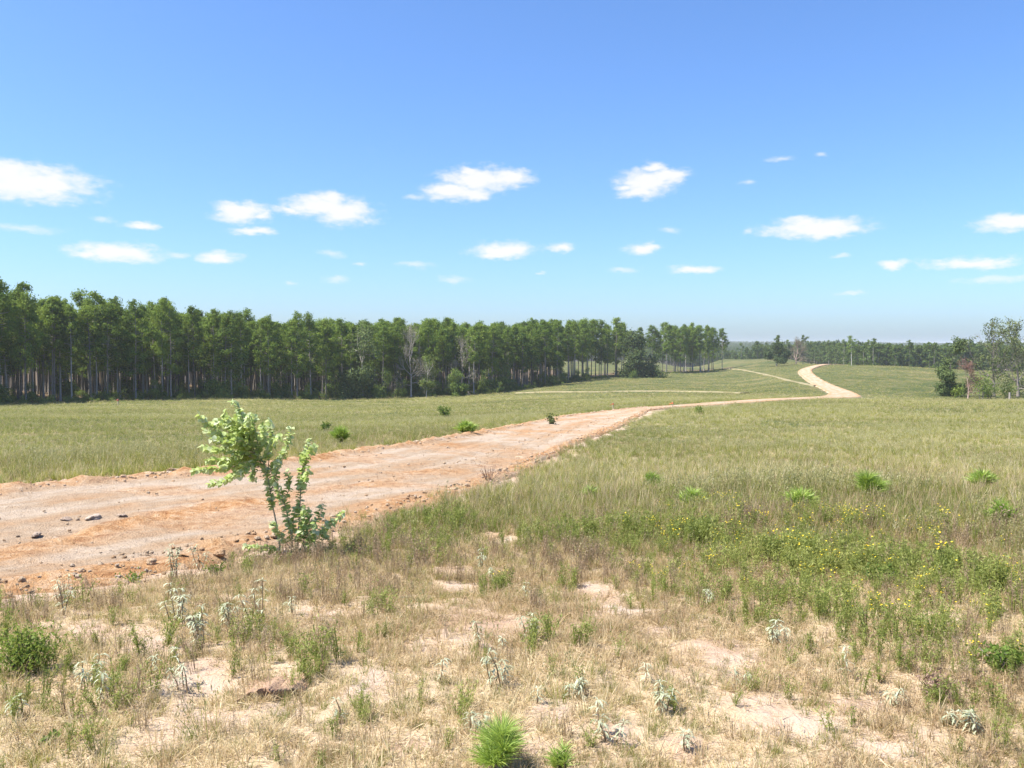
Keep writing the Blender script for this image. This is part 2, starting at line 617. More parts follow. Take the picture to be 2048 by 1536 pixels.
def gz(x, y):
    return float(ground_z(np.array([x]), np.array([y]))[0])


def hit(u, v, lo=2.5, hi=900):
    """where the sight line through (u, v) meets the ground"""
    d = ray(u, v)
    Y = np.exp(np.linspace(math.log(lo), math.log(hi), 1500))
    p = np.array([0, 0, CZ]) + (Y / d[1])[:, None] * d
    below = p[:, 2] < base_z(p[:, 0], p[:, 1])
    q = p[np.argmax(below)]
    return np.array([q[0], q[1], gz(q[0], q[1])])


# bare soil patches (u, v, half width, half height in frame units) turned into ground blobs
BARE = [(950, 1250, 110, 40), (740, 1372, 90, 32), (430, 1455, 110, 50), (1200, 1190, 70, 30), (1260, 1225, 90, 22), (1090, 1430, 55, 28),
        (1230, 1455, 50, 30), (350, 1500, 90, 26), (560, 1420, 70, 14), (840, 1300, 60, 16), (1420, 1310, 100, 30), (1560, 1440, 170, 30), (1500, 1400, 90, 22),
        (1390, 1490, 80, 25), (990, 1080, 36, 10), (215, 1180, 110, 22), (930, 1170, 50, 14), (1800, 1480, 120, 30), (1340, 1270, 60, 18), (640, 1240, 60, 14),
        (820, 1500, 70, 20), (120, 1240, 70, 14), (1080, 1500, 40, 14), (1700, 1400, 70, 20)]
_bare = []
for (u, v, hw, hh) in BARE:
    c = hit(u, v)
    e1 = hit(u + hw, v)
    e2 = hit(u, v - hh)
    e3 = hit(u, v + hh)
    _bare.append((c[0], c[1], abs(e1[0] - c[0]), abs(e2[1] - e3[1]) / 2))


def bareness(x, y, rd):
    x = np.asarray(x, float)
    y = np.asarray(y, float)
    r = np.hypot(x, y)
    jx = (fbm(x * 2.2, y * 2.2, 21, 3) - .5) * 1.0
    jy = (fbm(x * 2.2, y * 2.2, 22, 3) - .5) * 1.0
    b = np.zeros(x.shape)
    for (cx, cy, a, c) in _bare:
        q = ((x + jx * a * 1.6 - cx) / (a * 1.1)) ** 2 + ((y + jy * c * 1.6 - cy) / (c * 1.2)) ** 2
        b = np.maximum(b, np.exp(-q * 1.3))
    b = np.maximum(b, (1 - sstep(0.0, 0.9, rd + (fbm(x * 1.4, y * 1.4, 31, 3) - .5) * 1.6)) * np.where(r < 80, 1.0, 0.8))
    spots = sstep(0.62, 0.78, fbm(x * 1.1, y * 1.1, 41, 4)) * (1 - sstep(6.5, 12, r)) * 0.8
    return np.clip(np.maximum(b, spots), 0, 1)


# the wood: its front edge (u, v, Y) as seen, and the area behind it
EDGE_UVY = [(-420, 820, 112), (-150, 812, 130), (0, 808, 145), (250, 800, 165), (520, 797, 185), (700, 797, 205), (960, 787, 235), (1060, 775, 260), (1150, 760, 300),
            (1240, 752, 335), (1300, 748, 360), (1380, 745, 380), (1450, 740, 410)]
EDGE = np.array([at(*e)[:2] for e in EDGE_UVY])
_seg = np.diff(EDGE, axis=0)
_sl = np.linalg.norm(_seg, axis=1)
_cum = np.concatenate([[0], np.cumsum(_sl)])


def edge_at(s):
    i = min(max(np.searchsorted(_cum, s) - 1, 0), len(_seg) - 1)
    t = (s - _cum[i]) / _sl[i]
    d = _seg[i] / _sl[i]
    return EDGE[i] + _seg[i] * t, np.array([-d[1], d[0]])          # point, and the normal that leads into the wood


def wood_depth(x, y):
    """approximate distance behind the wood's front edge (positive inside)"""
    x = np.asarray(x, float)
    y = np.asarray(y, float)
    best = np.full(x.shape, 1e6)
    sgn = np.ones(x.shape)
    for i in range(len(_seg)):
        a, d = EDGE[i], _seg[i] / _sl[i]
        t = np.clip((x - a[0]) * d[0] + (y - a[1]) * d[1], 0, _sl[i])
        px, py = x - a[0] - t * d[0], y - a[1] - t * d[1]
        q = np.hypot(px, py)
        s = np.sign(d[0] * py - d[1] * px)
        m = q < best
        best = np.where(m, q, best)
        sgn = np.where(m, s, sgn)
    return best * sgn


def wood_limit(s):
    """how deep the wood is at position s along its edge"""
    return float(np.interp(s, [0, _cum[7], _cum[8], _cum[9], _cum[10], _cum[12]], [125, 125, 60, 12, 10, 8]))


def uv_of(x, y, z):
    yc = y * _cp - (z - CZ) * _sp
    return 1024 + F * x / yc, 768 - F * ((z - CZ) * _cp + y * _sp) / yc


def build_terrain():
    rings = np.concatenate([[0.0], np.exp(np.linspace(math.log(0.5), math.log(9000), 520))])
    front = np.linspace(-52, 52, 430)
    rest = np.linspace(52, 308, 110)[1:-1]
    ang = np.radians(np.concatenate([front, rest]))
    na = len(ang)
    R_, A_ = np.meshgrid(rings[1:], ang, indexing='ij')
    x, y = (R_ * np.sin(A_)).ravel(), (R_ * np.cos(A_)).ravel()
    x = np.concatenate([[0.0], x])
    y = np.concatenate([[0.0], y])
    rd = road_dist(x, y)
    z = ground_z(x, y, rd)
    me = bpy.data.meshes.new('ground')
    nr = len(rings) - 1
    i, j = np.meshgrid(np.arange(nr - 1), np.arange(na), indexing='ij')
    j2 = (j + 1) % na
    q = np.stack([1 + i * na + j, 1 + (i + 1) * na + j, 1 + (i + 1) * na + j2, 1 + i * na + j2], -1).reshape(-1, 4)[:, ::-1]
    jj = np.arange(na)
    t = np.stack([np.zeros(na, int), 1 + (jj + 1) % na, 1 + jj], -1)
    g = Geo()
    g.add(np.stack([x, y, z], -1), q)
    g.f.append(t)
    g.m.append(np.zeros(na, np.int32))
    r = np.hypot(x, y)
    me = g.mesh('ground', M['ground'], True)
    wd = wood_depth(x, y)
    shallow = sstep(230, 300, y) * (x > 20)
    forest = sstep(-3, 4, wd) * np.where(shallow > .5, 1 - sstep(10, 20, wd), 1.0)
    uu = np.where(y > 5, 1024 + F * x / np.maximum(y, 1), 0)
    valley = sstep(420, 470, y + 0.25 * (x - 150)) * (uu > 1440) * sstep(-12, -16, z) + sstep(640, 760, y)
    behind = sstep(260, 420, r) * (y < 120)
    forest = np.clip(np.maximum.reduce([forest, valley, behind]), 0, 1)
    for nm, val in (('bare', bareness(x, y, rd)), ('forest', forest), ('canopy', sstep(9, 36, r)), ('pale', paleness(x, y))):
        a = me.attributes.new(nm, 'FLOAT', 'POINT')
        a.data.foreach_set('value', np.asarray(val, np.float32))
    o = link(bpy.data.objects.new('ground', me))
    tag(o, kind='structure')


def slope_far(x, y):
    return sstep(135, 175, y + .1 * np.abs(x)) * sstep(-20, 30, x)


def paleness(x, y):
    """where the tawny seeding grass stands: long bands across the field"""
    x = np.asarray(x, float)
    y = np.asarray(y, float)
    r = np.hypot(x, y) + 1e-6
    n = fbm(x * .05 + 3, y * .075 + 7, 51, 4)
    n2 = fbm(x * .2, y * .26, 52, 3)
    far_slope = slope_far(x, y)
    return np.clip(sstep(.43, .57, .65 * n + .35 * n2) * (1 - .85 * far_slope), 0, 1)


def ground_material():
    m, nt, N, L, out = new_mat('ground')
    geo = N('ShaderNodeNewGeometry')
    pos = geo.outputs['Position']
    n_a = noise(nt, pos, 0.9, 6, 0.6)
    n_b = noise(nt, pos, 7.0, 6, 0.65)
    n_c = noise(nt, pos, 38.0, 5, 0.7)
    n_d = noise(nt, pos, 0.09, 5, 0.6)
    n_e = noise(nt, pos, 0.4, 6, 0.65)
    soil = ramp(nt, fmath(nt, 'ADD', fmath(nt, 'MULTIPLY', n_a, 0.6), fmath(nt, 'MULTIPLY', n_b, 0.4)),
                [(0.32, (0.34, 0.22, 0.14)), (0.46, (0.44, 0.31, 0.22)), (0.56, (0.50, 0.385, 0.295)), (0.70, (0.58, 0.49, 0.41))])
    thatch = ramp(nt, fmath(nt, 'ADD', fmath(nt, 'MULTIPLY', n_b, 0.5), fmath(nt, 'MULTIPLY', n_c, 0.5)),
                  [(0.30, (0.34, 0.25, 0.155)), (0.50, (0.51, 0.39, 0.265)), (0.70, (0.62, 0.50, 0.375))])
    greens = ramp(nt, fmath(nt, 'ADD', fmath(nt, 'MULTIPLY', n_d, 0.55), fmath(nt, 'MULTIPLY', n_e, 0.45)),
                  [(0.38, (0.04, 0.06, 0.018)), (0.46, (0.066, 0.084, 0.027)), (0.54, (0.11, 0.108, 0.04)), (0.64, (0.18, 0.145, 0.068))])
    pale = ramp(nt, n_e, [(0.3, (0.17, 0.165, 0.07)), (0.7, (0.32, 0.28, 0.14))])
    field = mixc(nt, fmath(nt, 'MULTIPLY', attr(nt, 'pale'), 0.75), greens, pale)
    litter = ramp(nt, n_b, [(0.3, (0.06, 0.042, 0.026)), (0.7, (0.15, 0.105, 0.06))])
    bare = attr(nt, 'bare')
    edge = fmath(nt, 'ADD', bare, fmath(nt, 'MULTIPLY', fmath(nt, 'SUBTRACT', n_b, 0.5), 1.5))
    mr = N('ShaderNodeMapRange')
    mr.interpolation_type = 'SMOOTHSTEP'
    mr.inputs['From Min'].default_value = 0.12
    mr.inputs['From Max'].default_value = 0.85
    L(edge, mr.inputs['Value'])
    col = mixc(nt, attr(nt, 'canopy'), thatch, field)
    col = mixc(nt, mr.outputs['Result'], col, soil)
    col = mixc(nt, attr(nt, 'forest'), col, litter)
    p = N('ShaderNodeBsdfPrincipled')
    p.inputs['Roughness'].default_value = 0.95
    p.inputs['Specular IOR Level'].default_value = 0.1
    L(col, p.inputs['Base Color'])
    b = N('ShaderNodeBump')
    b.inputs['Strength'].default_value = 0.8
    b.inputs['Distance'].default_value = 0.05
    L(fmath(nt, 'ADD', n_b, fmath(nt, 'MULTIPLY', n_c, 0.5)), b.inputs['Height'])
    L(b.outputs[0], p.inputs['Normal'])
    L(p.outputs[0], out.inputs[0])
    return m


def road_material():
    m, nt, N, L, out = new_mat('clay_road')
    geo = N('ShaderNodeNewGeometry')
    pos = geo.outputs['Position']
    # streaks run along the road: shader sees the road's own length and breadth
    lv = N('ShaderNodeCombineXYZ')
    L(attr(nt, 'along'), lv.inputs[0])
    L(attr(nt, 'across'), lv.inputs[1])
    mp = N('ShaderNodeMapping')
    mp.inputs['Scale'].default_value = (0.16, 1.0, 1)
    L(lv.outputs[0], mp.inputs[0])
    n_s = noise(nt, mp.outputs[0], 1.1, 6, 0.6)
    n_a = noise(nt, pos, 0.55, 6, 0.6)
    n_b = noise(nt, pos, 5.0, 6, 0.7)
    n_c = noise(nt, pos, 40.0, 5, 0.7)
    base = ramp(nt, fmath(nt, 'ADD', fmath(nt, 'MULTIPLY', n_s, 0.6), fmath(nt, 'MULTIPLY', n_a, 0.4)),
                [(0.34, (0.38, 0.20, 0.09)), (0.42, (0.415, 0.27, 0.16)), (0.50, (0.42, 0.315, 0.22)), (0.57, (0.485, 0.39, 0.30)), (0.62, (0.44, 0.33, 0.23)), (0.70, (0.37, 0.275, 0.19))])
    rough = attr(nt, 'var')                 # turned-up clay on the berms
    orange = ramp(nt, n_b, [(0.35, (0.33, 0.155, 0.065)), (0.5, (0.46, 0.265, 0.13)), (0.7, (0.52, 0.385, 0.265))])
    col = mixc(nt, rough, base, orange)
    fine = ramp(nt, fmath(nt, 'ADD', fmath(nt, 'MULTIPLY', n_c, .55), fmath(nt, 'MULTIPLY', n_b, .45)), [(0.32, (0.66, 0.62, 0.58)), (0.5, (0.95, 0.95, 0.95)), (0.68, (1.12, 1.12, 1.12))])
    mu = N('ShaderNodeMix')
    mu.data_type = 'RGBA'
    mu.blend_type = 'MULTIPLY'
    mu.inputs['Factor'].default_value = 1
    L(col, mu.inputs['A'])
    L(fine, mu.inputs['B'])
    p = N('ShaderNodeBsdfPrincipled')
    p.inputs['Roughness'].default_value = 0.95
    p.inputs['Specular IOR Level'].default_value = 0.1
    L(mu.outputs['Result'], p.inputs['Base Color'])
    b = N('ShaderNodeBump')
    b.inputs['Strength'].default_value = 1.0
    b.inputs['Distance'].default_value = 0.07
    L(fmath(nt, 'ADD', n_b, fmath(nt, 'MULTIPLY', n_c, 0.4)), b.inputs['Height'])
    L(b.outputs[0], p.inputs['Normal'])
    L(p.outputs[0], out.inputs[0])
    return m


M['ground'] = ground_material()
M['road'] = road_material()
M['sand'] = plain_mat('sandy_track', (0.25, 0.215, 0.125), .95, .4, .4)
build_terrain()


def build_strip(name, centre, half, tang, seg_w, mat, berm=0.075, rough_amp=1.0, lift=0.0):
    """a dirt track laid on the ground; its outer edges dive under the soil so that its border is uneven"""
    k = seg_w
    w = np.linspace(-1.22, 1.22, k)
    nrm = np.stack([tang[:, 1], -tang[:, 0]], -1)
    X = centre[:, None, 0] + nrm[:, None, 0] * half[:, None] * w[None]
    Y = centre[:, None, 1] + nrm[:, None, 1] * half[:, None] * w[None]
    r = np.hypot(X, Y)
    near = 1 - sstep(30, 80, r)
    aw = np.abs(w)[None] + (fbm(X * .9, Y * .9, 61, 3) - .5) * 0.22
    z = base_z(X, Y)
    nb = fbm(X * 3.2, Y * 3.2, 62, 4, 0.6)
    bm = np.exp(-((aw - 0.93) / 0.10) ** 2)
    # a second windrow of turned-up clay runs along the near third of the road
    wr = np.exp(-((w[None] - 0.42 + (fbm(X * .25, Y * .25, 63, 2) - .5) * .5) / 0.13) ** 2) * (1 - sstep(12, 22, r))
    n3 = fbm(X * 9, Y * 9, 66, 3, 0.6)
    z = z + 0.02 + lift + 0.0009 * r + near * rough_amp * (berm * np.where(w[None] < 0, 1.0, .55) * bm * (0.2 + 1.9 * nb) + 0.13 * wr * nb ** 1.5 + 0.06 * (nb - .5) * (0.5 + wr + bm) - 0.03 * (np.exp(-((w[None] + .30) / .09) ** 2) + np.exp(-((w[None] - .22) / .09) ** 2)) + 0.05 * (n3 - .5) * (.25 + 1.2 * wr + 1.6 * bm + 1.3 * sstep(.5, .62, fbm(X * .7, Y * .7, 67, 3))))
    z = z - 0.42 * sstep(1.0, 1.2, aw) * (1 - sstep(60, 200, r)) - (0.05 + 0.0016 * r) * sstep(1.02, 1.2, aw)
    cum = np.concatenate([[0], np.cumsum(np.hypot(*np.diff(centre, axis=0).T))])
    g = Geo()
    n = len(centre)
    i, j = np.meshgrid(np.arange(n - 1), np.arange(k - 1), indexing='ij')
    q = np.stack([i * k + j, i * k + j + 1, (i + 1) * k + j + 1, (i + 1) * k + j], -1).reshape(-1, 4)
    var = np.clip(bm * 0.9 + wr * 0.9 + 0.55 * sstep(.52, .7, fbm(X * .5, Y * .9, 64, 3)), 0, 1)
    g.add(np.stack([X, Y, z], -1).reshape(-1, 3), q, var.ravel())
    me = g.mesh(name, mat, True)
    for nm, val in (('along', np.broadcast_to(cum[:, None], X.shape)), ('across', w[None] * half[:, None])):
        a = me.attributes.new(nm, 'FLOAT', 'POINT')
        a.data.foreach_set('value', np.ascontiguousarray(val, np.float32).ravel())
    o = link(bpy.data.objects.new(name, me))
    tag(o, kind='structure')
    return o


build_strip('dirt_road', _rc, _rh, _rt, 64, M['road'])


def build_path(pts_uv, half, lift):
    p = np.array([hit(*q)[:2] for q in pts_uv])
    c = catmull(p, lambda a, b: max(3, int(np.hypot(*(a - b)) / 1.5)))
    t = np.gradient(c, axis=0)
    t /= np.linalg.norm(t, axis=1, keepdims=True)
    h = half * np.clip(4.2 * (fbm(c[:, 0] * .11, c[:, 1] * .11, 71, 3) - .33), .04, 1.6)
    build_strip('sandy_path', c, h, t, 9, M['sand'], 0.0, 0.0, lift)


build_path([(1035, 787), (1100, 785), (1180, 785), (1260, 783.5), (1340, 783.5), (1420, 785), (1490, 787.5)], 0.62, 0.06)
build_path([(1458, 739), (1490, 742), (1530, 750), (1570, 760), (1600, 767), (1630, 773)], 0.22, 0.06)

# ------------------------------------------------------------------ tree builders (each returns trunk and crown geometry, base at the origin)
def pine_geo(seed, H=20.0, crown_from=0.52, R=2.3, n_cl=34, n_card=85, card=0.46, lod=1.0, lean=0.45):
    rng = np.random.default_rng(seed)
    tr, cr = Geo(), Geo()
    k = 9
    t = np.linspace(0, 1, k)
    bend = rng.normal(0, lean, 2)
    ax = np.stack([bend[0] * t ** 2 + 0.06 * np.sin(t * 7 + seed), bend[1] * t ** 2 + 0.06 * np.cos(t * 6 + seed), t * H * 0.97], -1)
    r0 = 0.17 * H / 20 * rng.uniform(0.85, 1.2)
    rad = r0 * (1 - t) ** 0.75 + 0.015
    rad[0] *= 1.35
    tube(tr, ax, rad, 7 if lod > 0.5 else 4, 0.5)

    def axis(h):
        return np.array([np.interp(h / H, t, ax[:, 0]), np.interp(h / H, t, ax[:, 1]), h])
    if lod > 0.5:                               # dead stubs and thin limbs below the crown
        for _ in range(rng.integers(6, 12)):
            h = rng.uniform(0.22, crown_from + 0.05) * H
            a = rng.uniform(0, 2 * math.pi)
            p0 = axis(h)
            ln = rng.uniform(0.5, 1.8)
            p1 = p0 + ln * np.array([math.cos(a), math.sin(a), rng.uniform(-.25, .2)])
            tube(tr, [p0, (p0 + p1) / 2 + [0, 0, .05], p1], [.03, .02, .008], 3, 0.2)
    c_all = []
    for i in range(n_cl):
        f = (i + rng.uniform(0, 1)) / n_cl
        h = (crown_from + (1.0 - crown_from) * f) * H
        prof = (math.sin(math.pi * min(1, 0.16 + 0.80 * f)) ** 0.8) * (1.0 if f < .75 else 0.9)
        rr = R * prof * math.sqrt(rng.uniform(0.12, 1.0)) * rng.uniform(.8, 1.15)
        a = rng.uniform(0, 2 * math.pi)
        p0 = axis(h - rr * 0.25)
        c = axis(h) + rr * np.array([math.cos(a), math.sin(a), 0])
        if lod > 0.5 and rr > 0.5:
            tube(tr, [p0, (p0 * .45 + c * .55) + [0, 0, -.12], c], [.055, .035, .012], 3, 0.3)
        cs = rng.uniform(0.55, 0.95) * (R / 2.3) * np.array([1.15, 1.15, 0.72])
        m = max(6, int(n_card * rng.uniform(.6, 1.3)))
        p = c + rng.normal(0, 0.42, (m, 3)) * cs
        o = p - c
        o[:, 2] += 0.25
        o /= np.linalg.norm(o, axis=1, keepdims=True) + 1e-6
        o = o + 0.75 * rand_unit(m, rng)
        o /= np.linalg.norm(o, axis=1, keepdims=True) + 1e-6
        cards(cr, p, card, card * 0.5, rng, np.clip(rng.normal(rng.uniform(.2, .8), .16, m), 0, 1), 0, None, False, o)
    return tr, cr


def grow(rng, g, p, d, length, r, depth, tips, spread=0.6, upw=0.12, kids=(2, 4), shrink=0.72, wob=0.12, sides=5, mid=None):
    n = 4
    pts = [p]
    q, dd = p.copy(), d / np.linalg.norm(d)
    for i in range(n):
        dd = dd + rng.normal(0, wob, 3) + np.array([0, 0, upw])
        dd /= np.linalg.norm(dd)
        q = q + dd * length / n
        pts.append(q.copy())
    tube(g, pts, np.linspace(r, r * 0.62, n + 1), max(3, sides), 0.5)
    if mid is not None:
        mid.extend(pts[1:])
    if depth <= 0:
        tips.append((q, dd))
        return
    for _ in range(rng.integers(kids[0], kids[1] + 1)):
        j = rng.integers(1, n + 1) if rng.uniform() < 0.7 else n
        nd = dd + spread * rand_unit(1, rng)[0] * 1.25
        nd /= np.linalg.norm(nd)
        grow(rng, g, pts[j], nd, length * shrink * rng.uniform(.75, 1.15), r * 0.55, depth - 1, tips, spread, upw, kids, shrink, wob, sides - 1, mid if depth <= 2 else None)
    nd = dd + 0.25 * rand_unit(1, rng)[0]
    grow(rng, g, q, nd, length * shrink, r * 0.6, depth - 1, tips, spread, upw, kids, shrink, wob, sides - 1, mid if depth <= 2 else None)


def broadleaf_geo(seed, H, trunk_h, R, depth=3, leaves=26, leaf=0.35, clump=0.7, spread=0.75, kids=(2, 3), r0=None, gaps=0.0, squash=0.8, low=0.0):
    rng = np.random.default_rng(seed)
    tr, cr = Geo(), Geo()
    tips, mid = [], []
    r0 = r0 or H * 0.02
    p = np.array([0., 0, 0])
    lean = rng.normal(0, .05, 2)
    top = np.array([lean[0] * trunk_h, lean[1] * trunk_h, trunk_h])
    tube(tr, [p, top * .5 + rng.normal(0, .04, 3), top], [r0 * 1.35, r0, r0 * .85], 8)
    grow(rng, tr, top, np.array([0, 0, 1.0]), (H - trunk_h) * .36, r0 * .8, depth, tips, spread, 0.10, kids, 0.74, 0.10, 6, mid)
    for _ in range(3):
        a = rng.uniform(0, 2 * math.pi)
        grow(rng, tr, top * rng.uniform(.8, 1), np.array([math.cos(a), math.sin(a), .5]), R * .55, r0 * .55, depth - 1, tips, spread, 0.06, kids, 0.74, 0.10, 5, mid)
    for _ in range(int(low)):
        a = rng.uniform(0, 2 * math.pi)
        grow(rng, tr, top * rng.uniform(.25, .7), np.array([math.cos(a), math.sin(a), .1]), R * .5, r0 * .4, depth - 1, tips, spread, 0.0, kids, 0.74, 0.10, 4, mid)
    pts = [t[0] for t in tips] + mid
    P_ = np.array(pts)
    # fit the crown to the wanted height and spread
    zmax = P_[:, 2].max()
    s = np.array([R / max(np.percentile(np.hypot(P_[:, 0], P_[:, 1]), 96), 1e-3), 0, 0])[0]
    sz = (H - trunk_h * .3) / (zmax - trunk_h * .3)
    for lst in (tr.v,):
        for arr in lst:
            hgt = np.clip((arr[:, 2] - trunk_h * .3) / (trunk_h * .7 + 1e-6), 0, 1)
            arr[:, 0] *= 1 + (s - 1) * hgt
            arr[:, 1] *= 1 + (s - 1) * hgt
            arr[:, 2] = np.where(arr[:, 2] > trunk_h * .3, trunk_h * .3 + (arr[:, 2] - trunk_h * .3) * sz, arr[:, 2])
    hg = np.clip((P_[:, 2] - trunk_h * .3) / (trunk_h * .7 + 1e-6), 0, 1)
    P_[:, 0] *= 1 + (s - 1) * hg
    P_[:, 1] *= 1 + (s - 1) * hg
    P_[:, 2] = np.where(P_[:, 2] > trunk_h * .3, trunk_h * .3 + (P_[:, 2] - trunk_h * .3) * sz, P_[:, 2])
    for c in P_:
        if rng.uniform() < gaps or leaves <= 0:
            continue
        m = max(3, int(leaves * rng.uniform(.5, 1.4)))
        q = c + rng.normal(0, .5, (m, 3)) * clump * np.array([1, 1, squash])
        q[:, 2] = np.maximum(q[:, 2], 0.15)
        o = (q - c) + [0, 0, .3 * clump]
        o = o / (np.linalg.norm(o, axis=1, keepdims=True) + 1e-6) + .75 * rand_unit(m, rng)
        o /= np.linalg.norm(o, axis=1, keepdims=True) + 1e-6
        cards(cr, q, leaf, leaf * .65, rng, np.clip(rng.normal(rng.uniform(.2, .8), .18, m), 0, 1), 0, None, True, o)
    return tr, cr


def bush_geo(seed, H, R, n_stem=7, leaves=260, leaf=0.16, width=0.5):
    rng = np.random.default_rng(seed)
    st, cr = Geo(), Geo()
    per = max(4, leaves // (n_stem * 3))
    for i in range(n_stem):
        a = rng.uniform(0, 2 * math.pi)
        rr = R * rng.uniform(.2, .85)
        tip = np.array([math.cos(a) * rr, math.sin(a) * rr, H * rng.uniform(.6, 1.0) * (1 - .25 * rr / R)])
        b = np.array([math.cos(a), math.sin(a), 0]) * R * .1
        pts = [b, b * .5 + tip * np.array([.4, .4, .5]), tip]
        tube(st, pts, [.012 * H + .004, .008 * H + .003, .002], 3, 0.3)
        for f in (.45, .75, 1.0):
            c = pts[1] * (2 - 2 * f) + tip * (2 * f - 1) if f >= .5 else pts[0] * (1 - 2 * f) + pts[1] * 2 * f
            m = int(per * rng.uniform(.6, 1.4))
            q = c + rng.normal(0, .5, (m, 3)) * np.array([R * .5, R * .5, H * .26])
            q[:, 2] = np.clip(q[:, 2], .02, None)
            cards(cr, q, leaf, leaf * width, rng, np.clip(rng.normal(rng.uniform(.25, .75), .2, m), 0, 1), 0, None, True)
    return st, cr


def two_part(name, geos, loc, mats, label, cat, group=None, rotz=0.0, scale=1.0, names=('trunk', 'crown')):
    root = empty(name, loc, rotz, scale)
    tag(root, label, cat, group)
    for g, mt, nm in zip(geos, mats, names):
        if g.n:
            o = g.obj(nm, mt, root)
            if nm in ('leaves', 'needles', 'twigs'):
                o['kind'] = 'stuff'
    return root


# ------------------------------------------------------------------ scatter of uncountable growth: one object, geometry-node instances
def proto_collection(name, meshes):
    c = bpy.data.collections.new(name)
    for i, me in enumerate(meshes):
        c.objects.link(bpy.data.objects.new('%s_%02d' % (name, i), me))
    return c


def scatter(name, protos, pos, rotz, scl, tint, idx, label, cat, tilt=None):
    n = len(pos)
    me = bpy.data.meshes.new(name)
    me.vertices.add(n)
    me.vertices.foreach_set('co', np.asarray(pos, np.float32).ravel())
    rot = np.zeros((n, 3), np.float32)
    if tilt is not None:
        rot[:, :2] = tilt
    rot[:, 2] = rotz
    scl = np.asarray(scl, np.float32)
    if scl.ndim == 1:
        scl = np.repeat(scl[:, None], 3, 1)
    for nm, ty, key, val in (('rot', 'FLOAT_VECTOR', 'vector', rot), ('scl', 'FLOAT_VECTOR', 'vector', scl), ('tint', 'FLOAT', 'value', tint), ('pick', 'INT', 'value', idx)):
        a = me.attributes.new(nm, ty, 'POINT')
        a.data.foreach_set(key, np.ascontiguousarray(val, np.int32 if ty == 'INT' else np.float32).ravel())
    o = link(bpy.data.objects.new(name, me))
    tag(o, label, cat, kind='stuff')
    for mt in protos.objects[0].data.materials:
        me.materials.append(mt)
    ng = bpy.data.node_groups.new('scatter_' + name, 'GeometryNodeTree')
    ng.interface.new_socket('Geometry', in_out='INPUT', socket_type='NodeSocketGeometry')
    ng.interface.new_socket('Geometry', in_out='OUTPUT', socket_type='NodeSocketGeometry')
    N, L = ng.nodes.new, ng.links.new
    gi, go = N('NodeGroupInput'), N('NodeGroupOutput')
    ip = N('GeometryNodeInstanceOnPoints')
    ci = N('GeometryNodeCollectionInfo')
    ci.inputs['Collection'].default_value = protos
    ci.inputs['Separate Children'].default_value = True
    ci.inputs['Reset Children'].default_value = True

    def na(nm, ty):
        a = N('GeometryNodeInputNamedAttribute')
        a.data_type = ty
        a.inputs['Name'].default_value = nm
        return a.outputs[0]
    er = N('FunctionNodeEulerToRotation')
    L(na('rot', 'FLOAT_VECTOR'), er.inputs[0])
    L(gi.outputs[0], ip.inputs['Points'])
    L(ci.outputs[0], ip.inputs['Instance'])
    ip.inputs['Pick Instance'].default_value = True
    L(na('pick', 'INT'), ip.inputs['Instance Index'])
    L(er.outputs[0], ip.inputs['Rotation'])
    L(na('scl', 'FLOAT_VECTOR'), ip.inputs['Scale'])
    L(ip.outputs[0], go.inputs[0])
    md = o.modifiers.new('scatter', 'NODES')
    md.node_group = ng
    return o


# ------------------------------------------------------------------ the pine wood
PINES = []
for s in range(8):
    rr = np.random.default_rng(100 + s)
    PINES.append(pine_geo(100 + s, 20.0, [.27, .34, .42, .48, .54, .44, .30, .50][s], rr.uniform(2.0, 3.1), 46, 80, 0.47))
PINE_TR = [a.mesh('trunk', M['bark']) for a, b in PINES]
PINE_CR = [b.mesh('crown', M['pine']) for a, b in PINES]
PINE_JOIN = []
for a, b in PINES:
    g = Geo()
    g.merge(a).merge(b, 1)
    PINE_JOIN.append(g.mesh('pine', [M['bark'], M['pine']]))

wr = np.random.default_rng(5)
spots = []                       # x, y, s, depth
s = 0.0
while s < _cum[-1]:
    p, nrm = edge_at(s)
    lim = wood_limit(s)
    d = wr.uniform(-1.0, 2.5)
    while d < lim:
        j = wr.normal(0, 0.9, 2)
        q = p + nrm * d + j
        if not (wr.uniform() < 0.12):
            spots.append((q[0], q[1], s, d))
        d += wr.uniform(3.2, 5.0)
    s += wr.uniform(2.6, 4.2) if s < _cum[8] else wr.uniform(4.0, 6.5)
spots = np.array(spots)
spots = spots[(spots[:, 1] > 60)]
sx = spots[:, 0]
sz = ground_z(spots[:, 0], spots[:, 1])
su, sv = uv_of(spots[:, 0], spots[:, 1], sz)
# room for the hardwoods that stand in the edge
HARD_U = [(725, 16), (820, 13), (920, 12), (1281, 34)]
keep = np.ones(len(spots), bool)
for hu, hw in HARD_U:
    keep &= ~((np.abs(su - hu) < hw) & (spots[:, 3] < 7))
spots, su, sv, sz = spots[keep], su[keep], sv[keep], sz[keep]
vis = (su > -28) & (su < 1500)
dist = np.hypot(spots[:, 0], spots[:, 1])
rank = np.where(vis, spots[:, 3] + 0.02 * (dist - 150), 1e5)
order = np.argsort(rank)
named = order[:300]
others = order[300:]

